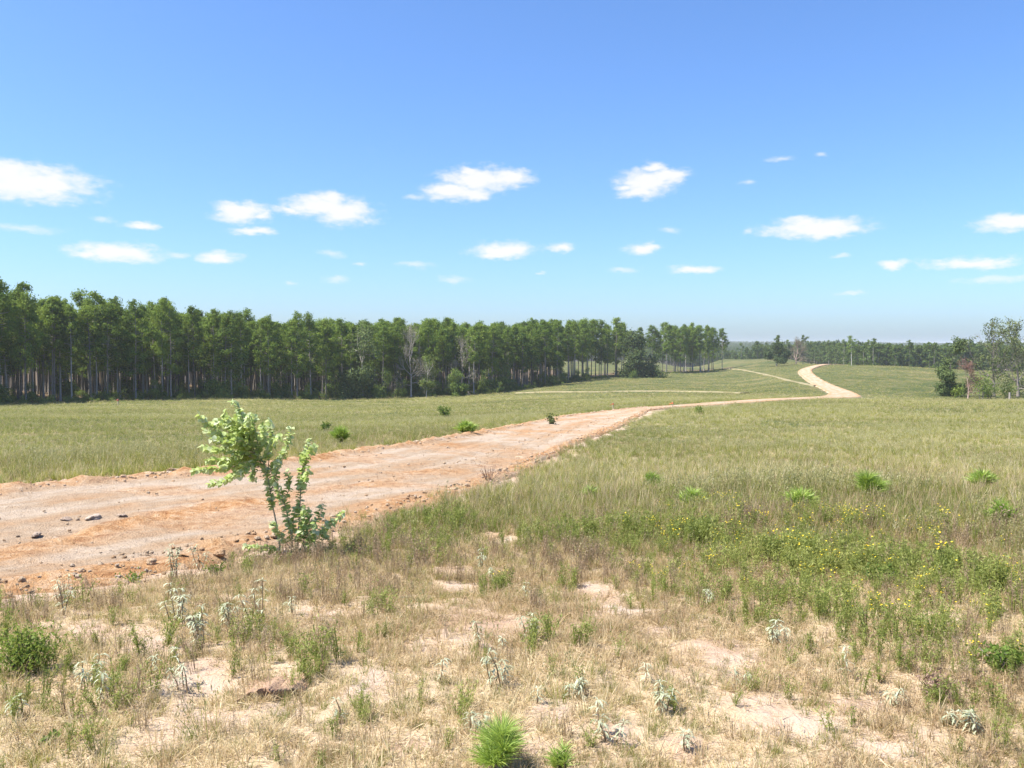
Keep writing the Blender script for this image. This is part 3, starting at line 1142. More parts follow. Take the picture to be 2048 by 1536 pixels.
STAND = {  # single pines that can be pointed out: frame position -> label
    385: 'pine at the forest edge straight above the left tip of the sapling',
    515: 'pine at the forest edge just right of the sapling top',
    700: 'pine just left of the shady dark hardwood',
    1452: 'last pine at the right-hand end of the forest edge',
    18: 'front pine nearest to the left border of the photo',
    975: 'pine just right of the smaller grey thin-leaved tree',
    1230: 'pine nearest to the dark round oak on its left side',
    1330: 'pine nearest to the dark round oak on its right side',
}
taken = {}
for hu, lab in STAND.items():
    c = [i for i in named if spots[i, 3] < 7 and i not in taken]
    if c:
        taken[min(c, key=lambda i: abs(su[i] - hu))] = lab
SEGS = [(-1e9, 236, 'left of the red-tipped stake'), (236, 470, 'between red-tipped stake and the sapling top'),
        (470, 725, 'between the sapling top and the shady dark hardwood'), (725, 920, 'around the grey leafless trees'),
        (920, 1100, 'right of the grey leafless trees'), (1100, 1281, 'left of the dark round oak, trunks well apart'), (1281, 1e9, 'right of the dark round oak, field showing through')]
NTH = ['first', 'second', 'third', 'fourth', 'fifth', 'sixth', 'seventh', 'eighth', 'ninth', 'tenth', 'eleventh', 'twelfth', 'thirteenth', 'fourteenth', 'fifteenth', 'sixteenth',
       'seventeenth', 'eighteenth', 'nineteenth', 'twentieth', 'twenty-first', 'twenty-second', 'twenty-third', 'twenty-fourth', 'twenty-fifth', 'twenty-sixth', 'twenty-seventh', 'twenty-eighth']
FROM = ['counting right from the left border', 'counting right from the red-tipped stake', 'counting right from the sapling top', 'counting right from the shady dark hardwood',
        'counting right from the smaller grey tree', 'counting left from the dark round oak', 'counting right from the dark round oak']
FRONT_LABEL = {}
for q, (a, b, t) in enumerate(SEGS):
    row = sorted([i for i in named if spots[i, 3] < 4.0 and a <= su[i] < b and su[i] > 0 and i not in taken], key=lambda i: su[i] if q != 5 else -su[i])
    for k, i in enumerate(row):
        if k < len(NTH):
            FRONT_LABEL[i] = 'front-row pine, %s %s' % (NTH[k], FROM[q])


def high(u):
    return np.interp(u, [0, 120, 260, 520, 700, 960, 1200], [1.0, 1.0, .95, .90, .92, .97, 1.0])


for i in named:
    k = int(wr.integers(0, 8))
    front = spots[i, 3] < 4.0
    hs = wr.normal(1.0, 0.055) * high(su[i]) * (0.97 if spots[i, 2] < _cum[8] else 1.02)
    if i in taken:
        lab, grp = taken[i], 'single pines along the forest edge'
    else:
        seg = [t for a, b, t in SEGS if a <= su[i] < b][0]
        lab = ('front-row pine ' if front else 'pine standing behind the front row ') + seg
        grp = ('front-row pines ' if front else 'inner pines ') + seg
    lab = FRONT_LABEL.get(i, lab)
    root = empty('pine_tree', (spots[i, 0], spots[i, 1], sz[i] - .05), wr.uniform(0, 6.28), 1.0)
    root.scale = (hs * wr.uniform(.85, 1.1),) * 2 + (hs,)
    tag(root, lab, 'pine tree', grp)
    link(bpy.data.objects.new('trunk', PINE_TR[k]), root)
    link(bpy.data.objects.new('crown', PINE_CR[k]), root)
pp = np.stack([spots[others, 0], spots[others, 1], sz[others] - .05], -1)
PCOL = proto_collection('pine', PINE_JOIN)
m = len(others)
scatter('pine_forest', PCOL, pp, wr.uniform(0, 6.28, m), np.clip(wr.normal(.97, .07, m), .8, 1.12) * high(su[others]), wr.uniform(0, 1, m), wr.integers(0, 8, m),
        'dense mass of dark green pines filling the wood behind its edge', 'forest')
print('pines', len(named), 'rest', m)

# undergrowth along and inside the edge
UB = []
for s_ in range(5):
    a, b = bush_geo(300 + s_, 1.6, 1.1, 7, 230, 0.26, .6)
    g = Geo()
    g.merge(a).merge(b, 1)
    UB.append(g.mesh('undergrowth', [M['bark'], M['bush']]))
for s_ in range(4):                       # young hardwoods of the middle storey
    a, b = broadleaf_geo(330 + s_, 7.0, 1.2, 2.2, 3, 16, .36, .9, .6, (2, 2), .09, .1, .9, 2)
    g = Geo()
    g.merge(a).merge(b, 1)
    UB.append(g.mesh('undergrowth', [M['bark'], M['bush']]))
UCOL = proto_collection('undergrowth', UB)
m = 1900
ss = wr.uniform(0, _cum[-1], m)
dd = np.where(wr.uniform(size=m) < .5, wr.uniform(-5.0, 3, m), wr.uniform(2, 45, m))
up = []
for s_, d_ in zip(ss, dd):
    p, nrm = edge_at(s_)
    if d_ > wood_limit(s_) or (s_ > _cum[8] and d_ > 3) or (s_ > _cum[9] and wr.uniform() < .6):
        d_ = wr.uniform(-.5, 2.5)
    up.append(p + nrm * d_)
up = np.array(up)
uz = ground_z(up[:, 0], up[:, 1])
thin = np.where(ss > _cum[8], .45, 1.0) * np.where(dd < 0, .6, 1.0)
scatter('undergrowth', UCOL, np.column_stack([up, uz - .05]), wr.uniform(0, 6.28, m), wr.uniform(.3, 1.1, m) * thin, wr.uniform(0, 1, m), np.where((wr.uniform(size=m) < .11) & (ss < _cum[8]), wr.integers(5, 9, m), wr.integers(0, 5, m)),
        'tangle of green bushes and saplings at the foot of the pines', 'undergrowth')

# ------------------------------------------------------------------ far woods in the valley and on the skyline
FP = []
for s_ in range(5):
    a, b = pine_geo(500 + s_, 18.0, .30, 2.9, 20, 18, 1.15, 0.3)
    g = Geo()
    g.merge(a).merge(b, 1)
    FP.append(g.mesh('far_pine', [M['bark'], M['far_pine']]))
FCOL = proto_collection('far_pine', FP)
fx, fy = [], []
n_try = 52000
yy = np.exp(wr.uniform(math.log(430), math.log(4200), n_try))
xx = wr.uniform(-.72, .85, n_try) * yy
ok = ((yy + 0.25 * (xx - 150) > 455) & (1024 + F * xx / yy > 1440)) | (yy > 640)
ok &= ~((1024 + F * xx / yy < 1150) & (yy < 900))
# the open rise behind the right-hand end of the wood stays field
ok &= ~((yy < 640) & (1024 + F * xx / yy < 1480))
xx, yy = xx[ok], yy[ok]
fz = ground_z(xx, yy)
# the crowns stay at or below the distant skyline
ok = (fz + 18.5 - CZ) / yy < 0.0042
xx, yy, fz = xx[ok], yy[ok], fz[ok]
m = len(xx)
scatter('far_forest', FCOL, np.column_stack([xx, yy, fz - .1]), wr.uniform(0, 6.28, m),
        np.clip(wr.normal(1.0, .08, m), .8, 1.2)[:, None] * np.stack([1 + .35 * sstep(700, 2500, yy)] * 2 + [np.ones(m)], -1), wr.uniform(0, 1, m), wr.integers(0, 5, m),
        'far pine woods filling the valley and the hazy skyline', 'forest')
print('far', m)

# ------------------------------------------------------------------ trees that stand on their own
def place(u, v, Y=None):
    if Y is None:
        return hit(u, v)
    p = at(u, v, Y)
    return np.array([p[0], p[1], gz(p[0], p[1])])


def hgt(px, p):
    return px * p[1] / F


p = place(725, 797, 203)
two_part('hardwood_tree', broadleaf_geo(11, hgt(150, p), 2.5, 4.6, 3, 34, .5, 1.5, .7, (2, 3), .22, 0, .9, 4), p - [0, 0, .1], (M['bark'], M['oak']),
         'shady dark hardwood with leaves to the ground in the forest edge', 'tree')
p = place(822, 797, 212)
two_part('leafless_tree', broadleaf_geo(12, hgt(152, p), 6.5, 4.8, 5, 1.0, .3, .9, .6, (2, 3), .19, .72, .9, 2), p - [0, 0, .1], (M['twig'], M['grey_leaf']),
         'larger grey leafless tree at the forest edge, with a haze of bare twigs', 'tree')
p = place(922, 792, 226)
two_part('leafless_tree', broadleaf_geo(13, hgt(124, p), 5.0, 4.2, 4, 3.5, .3, .9, .6, (2, 3), .17, .45, .9, 2), p - [0, 0, .1], (M['twig'], M['grey_leaf']),
         'smaller grey thin-leaved tree at the forest edge, right of the larger leafless one', 'tree')
p = place(853, 798, 206)
two_part('young_tree', broadleaf_geo(14, hgt(84, p), 2.2, 1.7, 3, 12, .32, .7, .5, (2, 2), .08, .1), p, (M['pale_bark'], M['lime_leaf']),
         'slim young yellow-green tree with white trunk before the grey leafless tree', 'tree')
p = place(915, 790, 214)
two_part('young_tree', broadleaf_geo(15, hgt(52, p), .9, 2.3, 3, 22, .34, .8, .7, (2, 3), .08, 0, .9, 2), p, (M['grey_bark'], M['bush']),
         'bushy bright green young tree below the smaller grey tree', 'tree')
p = place(765, 795, 204)
two_part('young_tree', broadleaf_geo(151, hgt(60, p), 1.0, 1.9, 3, 14, .34, .8, .7, (2, 3), .08, 0, .9, 2), p, (M['grey_bark'], M['bush']),
         'small green young tree right beside the shady dark hardwood', 'tree')
p = place(1280, 754, 326)
two_part('oak_tree', broadleaf_geo(16, hgt(90, p), 2.0, 7.6, 4, 22, .7, 1.9, .8, (2, 3), .4, 0, .8, 7), p - [0, 0, .1], (M['bark'], M['dark_oak']),
         'dark round oak with a broad low crown at the forest edge', 'oak tree')
p = place(1268, 754, 316)
two_part('shrub', bush_geo(161, 3.0, 2.2, 8, 420, .4, .6), p, (M['bark'], M['bush']), 'pale green shrub at the foot of the dark round oak', 'shrub', names=('stem', 'leaves'))

p = place(1553, 733, 380)
two_part('oak_tree', broadleaf_geo(27, hgt(47, p), 2.6, 4.8, 3, 24, .6, 1.4, .75, (2, 3), .26, .12, .8, 1), p, (M['bark'], M['oak']),
         'dark green oak alone on the far field beside a bare tree', 'oak tree')
q = p + np.array([.6, 1.5, 0])
tr, cr = pine_geo(171, hgt(62, p), .74, 1.7, 14, 60, .5)
two_part('pine_tree', (tr, cr), q, (M['bark'], M['far_pine']), 'thin pine poking up behind the lone far-field oak', 'pine tree')
p = place(1592, 729, 396)
two_part('leafless_tree', broadleaf_geo(18, hgt(54, p), 2.4, 6.0, 5, 1.5, .4, 1.0, .65, (2, 3), .24, .5, .8, 2), p, (M['pink_twig'], M['grey_leaf']),
         'pale pinkish bare tree on the far field beside the lone oak', 'tree')
p = place(1606, 727, 404)
two_part('pine_tree', pine_geo(181, hgt(57, p), .72, 2.1, 12, 60, .5), p, (M['bark'], M['far_pine']), 'thin green-topped pine rising behind the pinkish bare tree', 'pine tree')
p = place(1703, 727, 470)
p[2] = gz(p[0], p[1])
two_part('pine_tree', pine_geo(182, CZ + (690 - 672) / F * 470 - p[2], .55, 3.0, 26, 60, .6), p, (M['pale_bark'], M['pine']),
         'tall light green pine with white trunk rising above the valley woods', 'pine tree')

# clump of oaks at the right border
p = place(1988, 794, 168)
two_part('oak_tree', broadleaf_geo(19, hgt(157, p), 4.0, 7.0, 4, 14, .36, .85, .62, (2, 3), .24, .45, .7, 1), p, (M['grey_bark'], M['airy']),
         'tall airy oak with a gappy crown, tallest of the clump at right', 'oak tree')
p = place(2036, 795, 174)
two_part('oak_tree', broadleaf_geo(20, hgt(156, p), 3.6, 6.0, 4, 15, .36, .85, .62, (2, 3), .26, .38, .7, 1), p, (M['grey_bark'], M['airy']),
         'tall oak cut by the right border of the photo', 'oak tree')
p = place(2075, 796, 180)
two_part('oak_tree', broadleaf_geo(21, hgt(125, p), 3.0, 4.6, 4, 11, .36, .8, .62, (2, 3), .24, .2, .7, 2), p, (M['grey_bark'], M['airy']),
         'oak of the right-hand clump standing just past the photo border', 'oak tree')
p = place(1903, 791, 172)
two_part('oak_tree', broadleaf_geo(22, hgt(112, p), 3.0, 2.6, 3, 30, .36, .9, .5, (2, 3), .14, .05, .9, 3), p, (M['bark'], M['oak']),
         'narrow dark oak standing at the left of the right-hand clump', 'oak tree')
p = place(1936, 793, 164)
two_part('leafless_tree', broadleaf_geo(23, hgt(82, p), 2.2, 2.4, 5, 1.6, .2, .5, .6, (2, 3), .11, .4, .9, 1), p, (M['pink_twig'], M['russet_leaf']),
         'small reddish twiggy tree in the right-hand clump of oaks', 'tree')
for (u, v, Y, h, R_, sd, lab) in [(1962, 795, 160, 4.6, 1.9, 31, 'yellow-green shrub right of the reddish twiggy tree'),
                                  (1978, 795, 162, 3.4, 1.6, 32, 'low green shrub at the foot of the tall airy oak'),
                                  (2015, 794, 164, 3.2, 2.0, 33, 'green shrub under the oak at the right border'),
                                  (1915, 793, 166, 2.4, 1.4, 34, 'low shrub at the foot of the narrow dark oak')]:
    p = place(u, v, Y)
    two_part('shrub', bush_geo(sd, h, R_, 9, 520, .3, .6), p, (M['bark'], M['bush']), lab, 'shrub', 'shrubs under the right-hand oaks', names=('stem', 'leaves'))
p = place(2019, 797, 158)
g = Geo()
tube(g, [(0, 0, -.1), (.03, 0, .6), (.02, .02, 1.35)], [.22, .19, .16], 8)
g.add([(.02 + .16 * math.cos(a), .02 + .16 * math.sin(a), 1.35) for a in np.arange(8) * math.pi / 4], [tuple(range(8))])
o = g.obj('tree_stump', M['grey_bark'])
o.location = p
tag(o, 'broken stump standing under the oak at the right border', 'stump')

# ------------------------------------------------------------------ ground cover
M['dry'] = leaf_mat('dry_grass', [(0.0, (0.24, 0.14, 0.08)), (0.3, (0.50, 0.36, 0.215)), (0.7, (0.71, 0.58, 0.36)), (1.0, (0.82, 0.72, 0.50))], 'inst', .5, .02, .55)
M['grass'] = leaf_mat('green_grass', [(0.0, (0.085, 0.13, 0.018)), (0.4, (0.19, 0.23, 0.036)), (0.7, (0.31, 0.31, 0.06)), (1.0, (0.44, 0.38, 0.105))], 'inst', .48, .02, .5)
M['forb'] = leaf_mat('green_weeds', [(0.0, (0.17, 0.215, 0.045)), (0.5, (0.30, 0.34, 0.085)), (1.0, (0.47, 0.47, 0.16))], 'inst', .48, .02, .5)
M['stalk'] = leaf_mat('brown_stalks', [(0.0, (0.28, 0.19, 0.12)), (0.5, (0.42, 0.31, 0.21)), (1.0, (0.56, 0.45, 0.31))], 'inst', .35, .02, .5)
M['seed'] = leaf_mat('seed_heads', [(0.0, (0.25, 0.225, 0.085)), (0.5, (0.365, 0.335, 0.145)), (1.0, (0.53, 0.50, 0.30))], 'inst', .35, .04, .5)
M['petal'] = leaf_mat('yellow_petals', [(0.0, (0.72, 0.50, 0.015)), (1.0, (0.86, 0.72, 0.05))], 'inst', .3, .04, .6)
M['silver'] = leaf_mat('silver_leaves', [(0.0, (0.30, 0.33, 0.20)), (1.0, (0.55, 0.58, 0.42))], 'object', .3, .03, .7)
M['lime'] = leaf_mat('lime_needles', [(0.0, (0.17, 0.27, 0.03)), (0.5, (0.30, 0.43, 0.06)), (1.0, (0.47, 0.58, 0.12))], 'object', .4, .06, .8)
M['green_needle'] = leaf_mat('green_needles', [(0.0, (0.07, 0.13, 0.02)), (0.5, (0.14, 0.24, 0.035)), (1.0, (0.24, 0.34, 0.06))], 'object', .4, .06, .8)


def blades(g, rng, n, H, spread, width, curve, mat=0, base_r=0.05, hvar=.35, lo=0.0, varr=(.0, 1.0)):
    a = rng.uniform(0, 2 * math.pi, n)
    rr = base_r * np.sqrt(rng.uniform(0, 1, n))
    b = np.stack([rr * np.cos(a), rr * np.sin(a), np.full(n, lo)], -1)
    a2 = a + rng.normal(0, .8, n)
    h = H * np.clip(rng.normal(1, hvar, n), .3, 1.7)
    out = spread * h * rng.uniform(.2, 1.2, n)
    dirh = np.stack([np.cos(a2), np.sin(a2), np.zeros(n)], -1)
    side = np.stack([-np.sin(a2 + rng.normal(0, 1.0, n)), np.cos(a2), np.zeros(n)], -1)
    side /= np.linalg.norm(side, axis=1, keepdims=True)
    w = width * rng.uniform(.6, 1.3, n)
    rows = []
    for t, wt in ((0, 1.0), (.45, .85), (.8, .5)):
        c = b + dirh * (out * t ** (1 + curve))[:, None] + np.array([0, 0, 1]) * (h * (t - .22 * curve * t * t))[:, None]
        rows += [c - side * (w * wt / 2)[:, None], c + side * (w * wt / 2)[:, None]]
    tip = b + dirh * out[:, None] + np.array([0, 0, 1]) * (h * (1 - .3 * curve))[:, None]
    vs = np.stack(rows + [tip], 1).reshape(-1, 3)
    k = np.arange(n)[:, None] * 7
    var = np.repeat(rng.uniform(varr[0], varr[1], n), 7)
    n0 = g.n
    g.add(vs, np.concatenate([k + [0, 1, 3, 2], k + [2, 3, 5, 4]]), var, mat)
    g.f.append((k + [4, 5, 6]) + n0)
    g.m.append(np.full(n, mat, np.int32))
    return tip


def dry_tuft(seed):
    rng = np.random.default_rng(seed)
    g = Geo()
    blades(g, rng, 22, rng.uniform(.10, .17), .8, .0055, .7, 0, .09)
    blades(g, rng, 8, rng.uniform(.16, .26), .35, .0045, .4, 0, .06)
    # flat thatch lying on the soil
    n = 26
    c = np.stack([rng.normal(0, .12, n), rng.normal(0, .12, n), rng.uniform(.008, .03, n)], -1)
    ax = rand_unit(n, rng) * [1, 1, .12]
    ax /= np.linalg.norm(ax, axis=1, keepdims=True)
    cards(g, c, .13, .007, rng, rng.uniform(0, 1, n), 0, ax)
    return g.mesh('dry_tuft', [M['dry']])


def grass_tuft(seed):
    rng = np.random.default_rng(seed)
    g = Geo()
    blades(g, rng, 26, rng.uniform(.20, .30), .55, .0065, .6, 0, .08)
    blades(g, rng, 8, .34, .3, .005, .4, 1, .07)
    return g.mesh('grass_tuft', [M['grass'], M['dry']])


def forb(seed, flowers=0):
    rng = np.random.default_rng(seed)
    g = Geo()
    H = rng.uniform(.32, .5)
    for i in range(rng.integers(5, 8)):
        a = rng.uniform(0, 6.28)
        lean = rng.uniform(.05, .4) * H
        tip = np.array([math.cos(a) * lean, math.sin(a) * lean, H * rng.uniform(.7, 1.1)])
        p0 = np.array([math.cos(a), math.sin(a), 0]) * .02
        tube(g, [p0, p0 * .4 + tip * [.4, .4, .55], tip], [.004, .003, .0015], 3, .4)
        n = 22
        f = rng.uniform(.2, 1.0, n)
        c = p0 + (tip - p0) * f[:, None] + rng.normal(0, .018, (n, 3))
        ax = rand_unit(n, rng) + [0, 0, .5]
        ax /= np.linalg.norm(ax, axis=1, keepdims=True)
        cards(g, c + ax * .02, .055, .011, rng, rng.uniform(0, 1, n), 0, ax, True)
        if flowers and rng.uniform() < .9:
            for _ in range(rng.integers(1, flowers + 1)):
                c = tip + rng.normal(0, .03, 3) + [0, 0, .02]
                k = 7
                an = np.arange(k) * 2 * math.pi / k + rng.uniform(0, 6)
                t1, t2 = rng.normal(0, .3), rng.normal(0, .3)
                rim = np.stack([.011 * np.cos(an), .011 * np.sin(an), .011 * (t1 * np.cos(an) + t2 * np.sin(an)) - .003], -1)
                vs = np.vstack([c, c + rim])
                g.add(vs, [(0, 1 + i2, 1 + (i2 + 1) % k) for i2 in range(k)], rng.uniform(0, 1), 1)
    return g.mesh('forb', [M['forb'], M['petal']] if flowers else [M['forb']])


def stalk_weed(seed):
    rng = np.random.default_rng(seed)
    g = Geo()
    H = rng.uniform(.35, .55)
    for i in range(rng.integers(6, 10)):
        a = rng.uniform(0, 6.28)
        lean = rng.uniform(.02, .22) * H
        b = np.array([rng.normal(0, .04), rng.normal(0, .04), 0])
        tip = b + np.array([math.cos(a) * lean, math.sin(a) * lean, H * rng.uniform(.55, 1.1)])
        tube(g, [b, (b + tip) / 2 + rng.normal(0, .008, 3), tip], [.0035, .0028, .001], 3, rng.uniform(0, 1))
        n = 9
        f = rng.uniform(.45, 1.0, n)
        c = b + (tip - b) * f[:, None] + rng.normal(0, .012, (n, 3))
        cards(g, c, .032, .009, rng, rng.uniform(0, 1, n), 0)
    blades(g, rng, 8, .14, .8, .005, .7, 0, .08)
    return g.mesh('stalk_weed', [M['stalk']])


def seed_grass(seed):
    rng = np.random.default_rng(seed)
    g = Geo()
    tips = blades(g, rng, 12, rng.uniform(.34, .46), .22, .004, .25, 1, .08, .2)
    blades(g, rng, 14, .2, .6, .006, .6, 1, .09)
    for t in tips:
        n = 7
        c = t - np.array([0, 0, 1]) * rng.uniform(0, .09, n)[:, None] + rng.normal(0, .009, (n, 3))
        ax = rand_unit(n, rng) * .5 + [0, 0, .9]
        ax /= np.linalg.norm(ax, axis=1, keepdims=True)
        cards(g, c, .032, .008, rng, rng.uniform(0, 1, n), 0, ax, True)
    return g.mesh('seed_grass', [M['seed'], M['grass']])


SPECIES = {
    'dry_grass': [dry_tuft(700 + i) for i in range(6)],
    'green_grass': [grass_tuft(720 + i) for i in range(5)],
    'green_weeds': [forb(740 + i) for i in range(5)],
    'brown_stalks': [stalk_weed(760 + i) for i in range(5)],
    'seed_grass': [seed_grass(780 + i) for i in range(5)],
    'yellow_wildflowers': [forb(800 + i, 3) for i in range(5)],
}
COVER_LABEL = {
    'dry_grass': 'short straw-brown dry grass over the foreground and the field',
    'green_grass': 'olive green grass growing over the field',
    'green_weeds': 'leafy green weeds standing in the grass right of the road',
    'brown_stalks': 'upright brown dead weed stalks standing in the grass',
    'seed_grass': 'pale tawny grass with fluffy seed heads across the field',
    'yellow_wildflowers': 'green wildflowers with small yellow blooms in the foreground at right',
}
FLOWER_UV = [(1450, 1030, 90), (1700, 1060, 110), (1560, 1190, 90), (1700, 1230, 90), (1850, 1290, 90), (2000, 1260, 90), (1380, 1160, 70), (1900, 1080, 90), (1380, 1080, 70), (1460, 1115, 80), (1560, 1130, 80), (1650, 1140, 60), (1750, 1155, 70), (1900, 1170, 80), (1960, 1300, 60), (2020, 1330, 60),
             (1350, 1030, 60), (1500, 1060, 60), (2010, 1200, 60), (1590, 1070, 50), (1860, 1230, 60), (700, 1120, 25), (470, 1260, 40)]
GREEN_UV = [(100, 1350, 110), (200, 1400, 100), (20, 1430, 100), (330, 1400, 80), (1900, 1390, 110), (2010, 1430, 100), (1800, 1300, 100), (650, 1330, 70), (520, 1280, 70), (1010, 1180, 60),
            (1110, 1300, 60), (900, 1410, 50), (1300, 1400, 60), (1480, 1390, 60), (780, 1240, 60), (1150, 1180, 70), (700, 1460, 60), (1680, 1470, 70), (240, 1500, 70), (1950, 1500, 90),
            (880, 1060, 100), (1230, 1070, 170), (1400, 1090, 150), (1560, 1120, 200), (1780, 1150, 180), (1960, 1200, 160), (1950, 1320, 120), (1600, 1230, 160),
            (1780, 1330, 130), (1440, 1200, 130), (1480, 970, 90), (1600, 1010, 90), (1740, 985, 90), (1380, 1000, 80), (60, 1300, 80), (250, 1330, 60), (370, 1300, 100), (600, 1350, 70)]
BROWN_UV = [(800, 1110, 110), (750, 1150, 100), (1130, 1120, 100), (1200, 1140, 90), (1420, 1075, 60), (975, 950, 60), (1010, 960, 50), (2000, 1040, 80), (600, 1130, 80), (690, 1090, 40),
            (870, 1130, 80), (320, 1320, 120), (1880, 1380, 90), (1060, 1220, 40), (130, 1230, 90), (500, 1330, 120), (1500, 1060, 40), (1800, 1220, 60), (650, 1200, 120)]


def blobs(lst):
    o = []
    for (u, v, h) in lst:
        c = hit(u, v)
        e = hit(u + h, v)
        o.append((c[0], c[1], max(abs(e[0] - c[0]), .12)))
    return o


def blob_w(x, y, bl):
    w = np.zeros(x.shape)
    for (cx, cy, r_) in bl:
        w = np.maximum(w, np.exp(-(((x - cx) / r_) ** 2 + ((y - cy) / (r_ * 1.15)) ** 2)))
    return w


def cover():
    rng = np.random.default_rng(77)
    A = math.radians(44)
    n1 = 18000
    r1 = np.sqrt(rng.uniform(2.0 ** 2, 8.0 ** 2, n1))
    n2 = 165000
    r2 = np.exp(rng.uniform(math.log(8.0), math.log(460), n2))
    r = np.concatenate([r1, r2])
    a = rng.uniform(-A, A, len(r))
    x, y = r * np.sin(a), r * np.cos(a)
    rd = road_dist(x, y)
    wd = wood_depth(x, y)
    wob = (fbm(x * .8, y * .8, 91, 3) - .5)
    ok = (rd + wob * 1.2 > 0.12 + 1.6 * sstep(45, 60, r)) & (wd < 2) & ~((r > 300) & (y + .25 * (x - 150) > 440) & (x / y > .25))
    x, y, r, rd = x[ok], y[ok], r[ok], rd[ok]
    bare = bareness(x, y, rd)
    nb = fbm(x * 3, y * 3, 92, 3)
    ok = rng.uniform(size=len(x)) > np.clip(sstep(.15, .9, bare + (nb - .5) * .7), 0, .86)
    x, y, r, rd = x[ok], y[ok], r[ok], rd[ok]
    z = ground_z(x, y, rd)
    pale = paleness(x, y)
    gn = fbm(x * .35, y * .35, 93, 3)
    gn2 = fbm(x * .05, y * .07, 94, 3)
    near = 1 - sstep(7.5, 14, r)
    wG, wB, wF = blob_w(x, y, blobs(GREEN_UV)), blob_w(x, y, blobs(BROWN_UV)), blob_w(x, y, blobs(FLOWER_UV))
    patch = sstep(.36, .58, fbm(x * .95, y * 1.1, 98, 3))
    wG, wF = wG * (.5 + .5 * patch), wF * (.4 + .6 * patch)
    mid = sstep(8, 14, r) * (1 - sstep(28, 60, r))
    far = sstep(24, 60, r)
    W_ = {
        'dry_grass': .25 * (1 - .75 * far) + 1.0 * near + .25 * mid,
        'green_grass': .14 + (.15 + 1.1 * sstep(.46, .60, fbm(x * 1.2, y * 1.2, 99, 3))) * near + (.5 + .5 * gn) * (mid + far) * (1.15 - .6 * pale) + .45 * wG,
        'green_weeds': .02 + .62 * wG + .55 * mid * sstep(.5, .62, gn) + .25 * far * sstep(.52, .62, gn),
        'brown_stalks': .05 + .3 * wB + .5 * mid * sstep(.53, .64, 1 - gn) + .15 * far * sstep(.55, .65, 1 - gn),
        'seed_grass': .004 * near + (mid * .5 + far * .8) * (.08 + pale * (.5 + sstep(.4, .6, fbm(x * .25, y * .3, 97, 3)))) * (1 - .85 * slope_far(x, y)),
        'yellow_wildflowers': .0005 + .2 * wF,
    }
    names = list(W_)
    ww = np.stack([np.broadcast_to(W_[k], x.shape) for k in names], -1)
    ww = ww / ww.sum(1, keepdims=True)
    pick = (rng.uniform(size=(len(x), 1)) > np.cumsum(ww, 1)).sum(1).clip(0, len(names) - 1)
    grow_xy = np.maximum(1, (r / 38)) ** .75
    grow_z = np.minimum(np.maximum(1, (r / 38)) ** .35, 1.6)
    dens = {'dry_grass': 1.0, 'green_grass': .95, 'green_weeds': 1, 'brown_stalks': 1, 'seed_grass': .95, 'yellow_wildflowers': 1}
    for k, nm in enumerate(names):
        m = np.where(pick == k)[0]
        cnt = len(m)
        sc = rng.uniform(.65, 1.25, cnt) * dens[nm] * (1 + .25 * (pale[m] - .5) * (r[m] > 14))
        if nm in ('green_weeds', 'yellow_wildflowers', 'brown_stalks'):
            sc *= .45 + .32 * np.maximum(np.maximum(wG, wF), wB * .6)[m]
        if nm == 'green_grass':
            sc *= .42 + .58 * sstep(6, 16, r[m])
        low = np.where(nm in ('dry_grass', 'green_grass', 'seed_grass'), 1, 0)
        sc = sc * (.60 + .40 * sstep(7, 14, r[m])) if low else sc * (.7 + .3 * sstep(5, 9, r[m]))
        zf = (1 - .38 * sstep(9, 40, r[m])) * (.6 if nm == 'dry_grass' else .92)
        s3 = np.stack([sc * grow_xy[m], sc * grow_xy[m], sc * grow_z[m] * zf], -1)
        wl = .45 + .28 * sstep(18, 45, r[m])
        tint = np.clip((1 - wl) * fbm(x[m] * .38, y[m] * .5, 95 + k, 3) + wl * fbm(x[m] * .07, y[m] * .10, 105, 4) + rng.normal(0, .13, cnt), 0, 1)
        tint = np.clip((tint - .5) * 3.0 + .5 - .42 * slope_far(x[m], y[m]) - .2 * sstep(20, 35, r[m]) * (x[m] < .05 * y[m]), 0, 1)
        tilt = rng.normal(0, .12, (cnt, 2))
        scatter(nm, proto_collection(nm, SPECIES[nm]), np.stack([x[m], y[m], z[m] - .01], -1), rng.uniform(0, 6.28, cnt), s3, tint, rng.integers(0, len(SPECIES[nm]), cnt),
                COVER_LABEL[nm], {'dry_grass': 'grass', 'green_grass': 'grass', 'green_weeds': 'weeds', 'brown_stalks': 'weeds', 'seed_grass': 'grass', 'yellow_wildflowers': 'wildflowers'}[nm], tilt)
        print(nm, cnt)


cover()


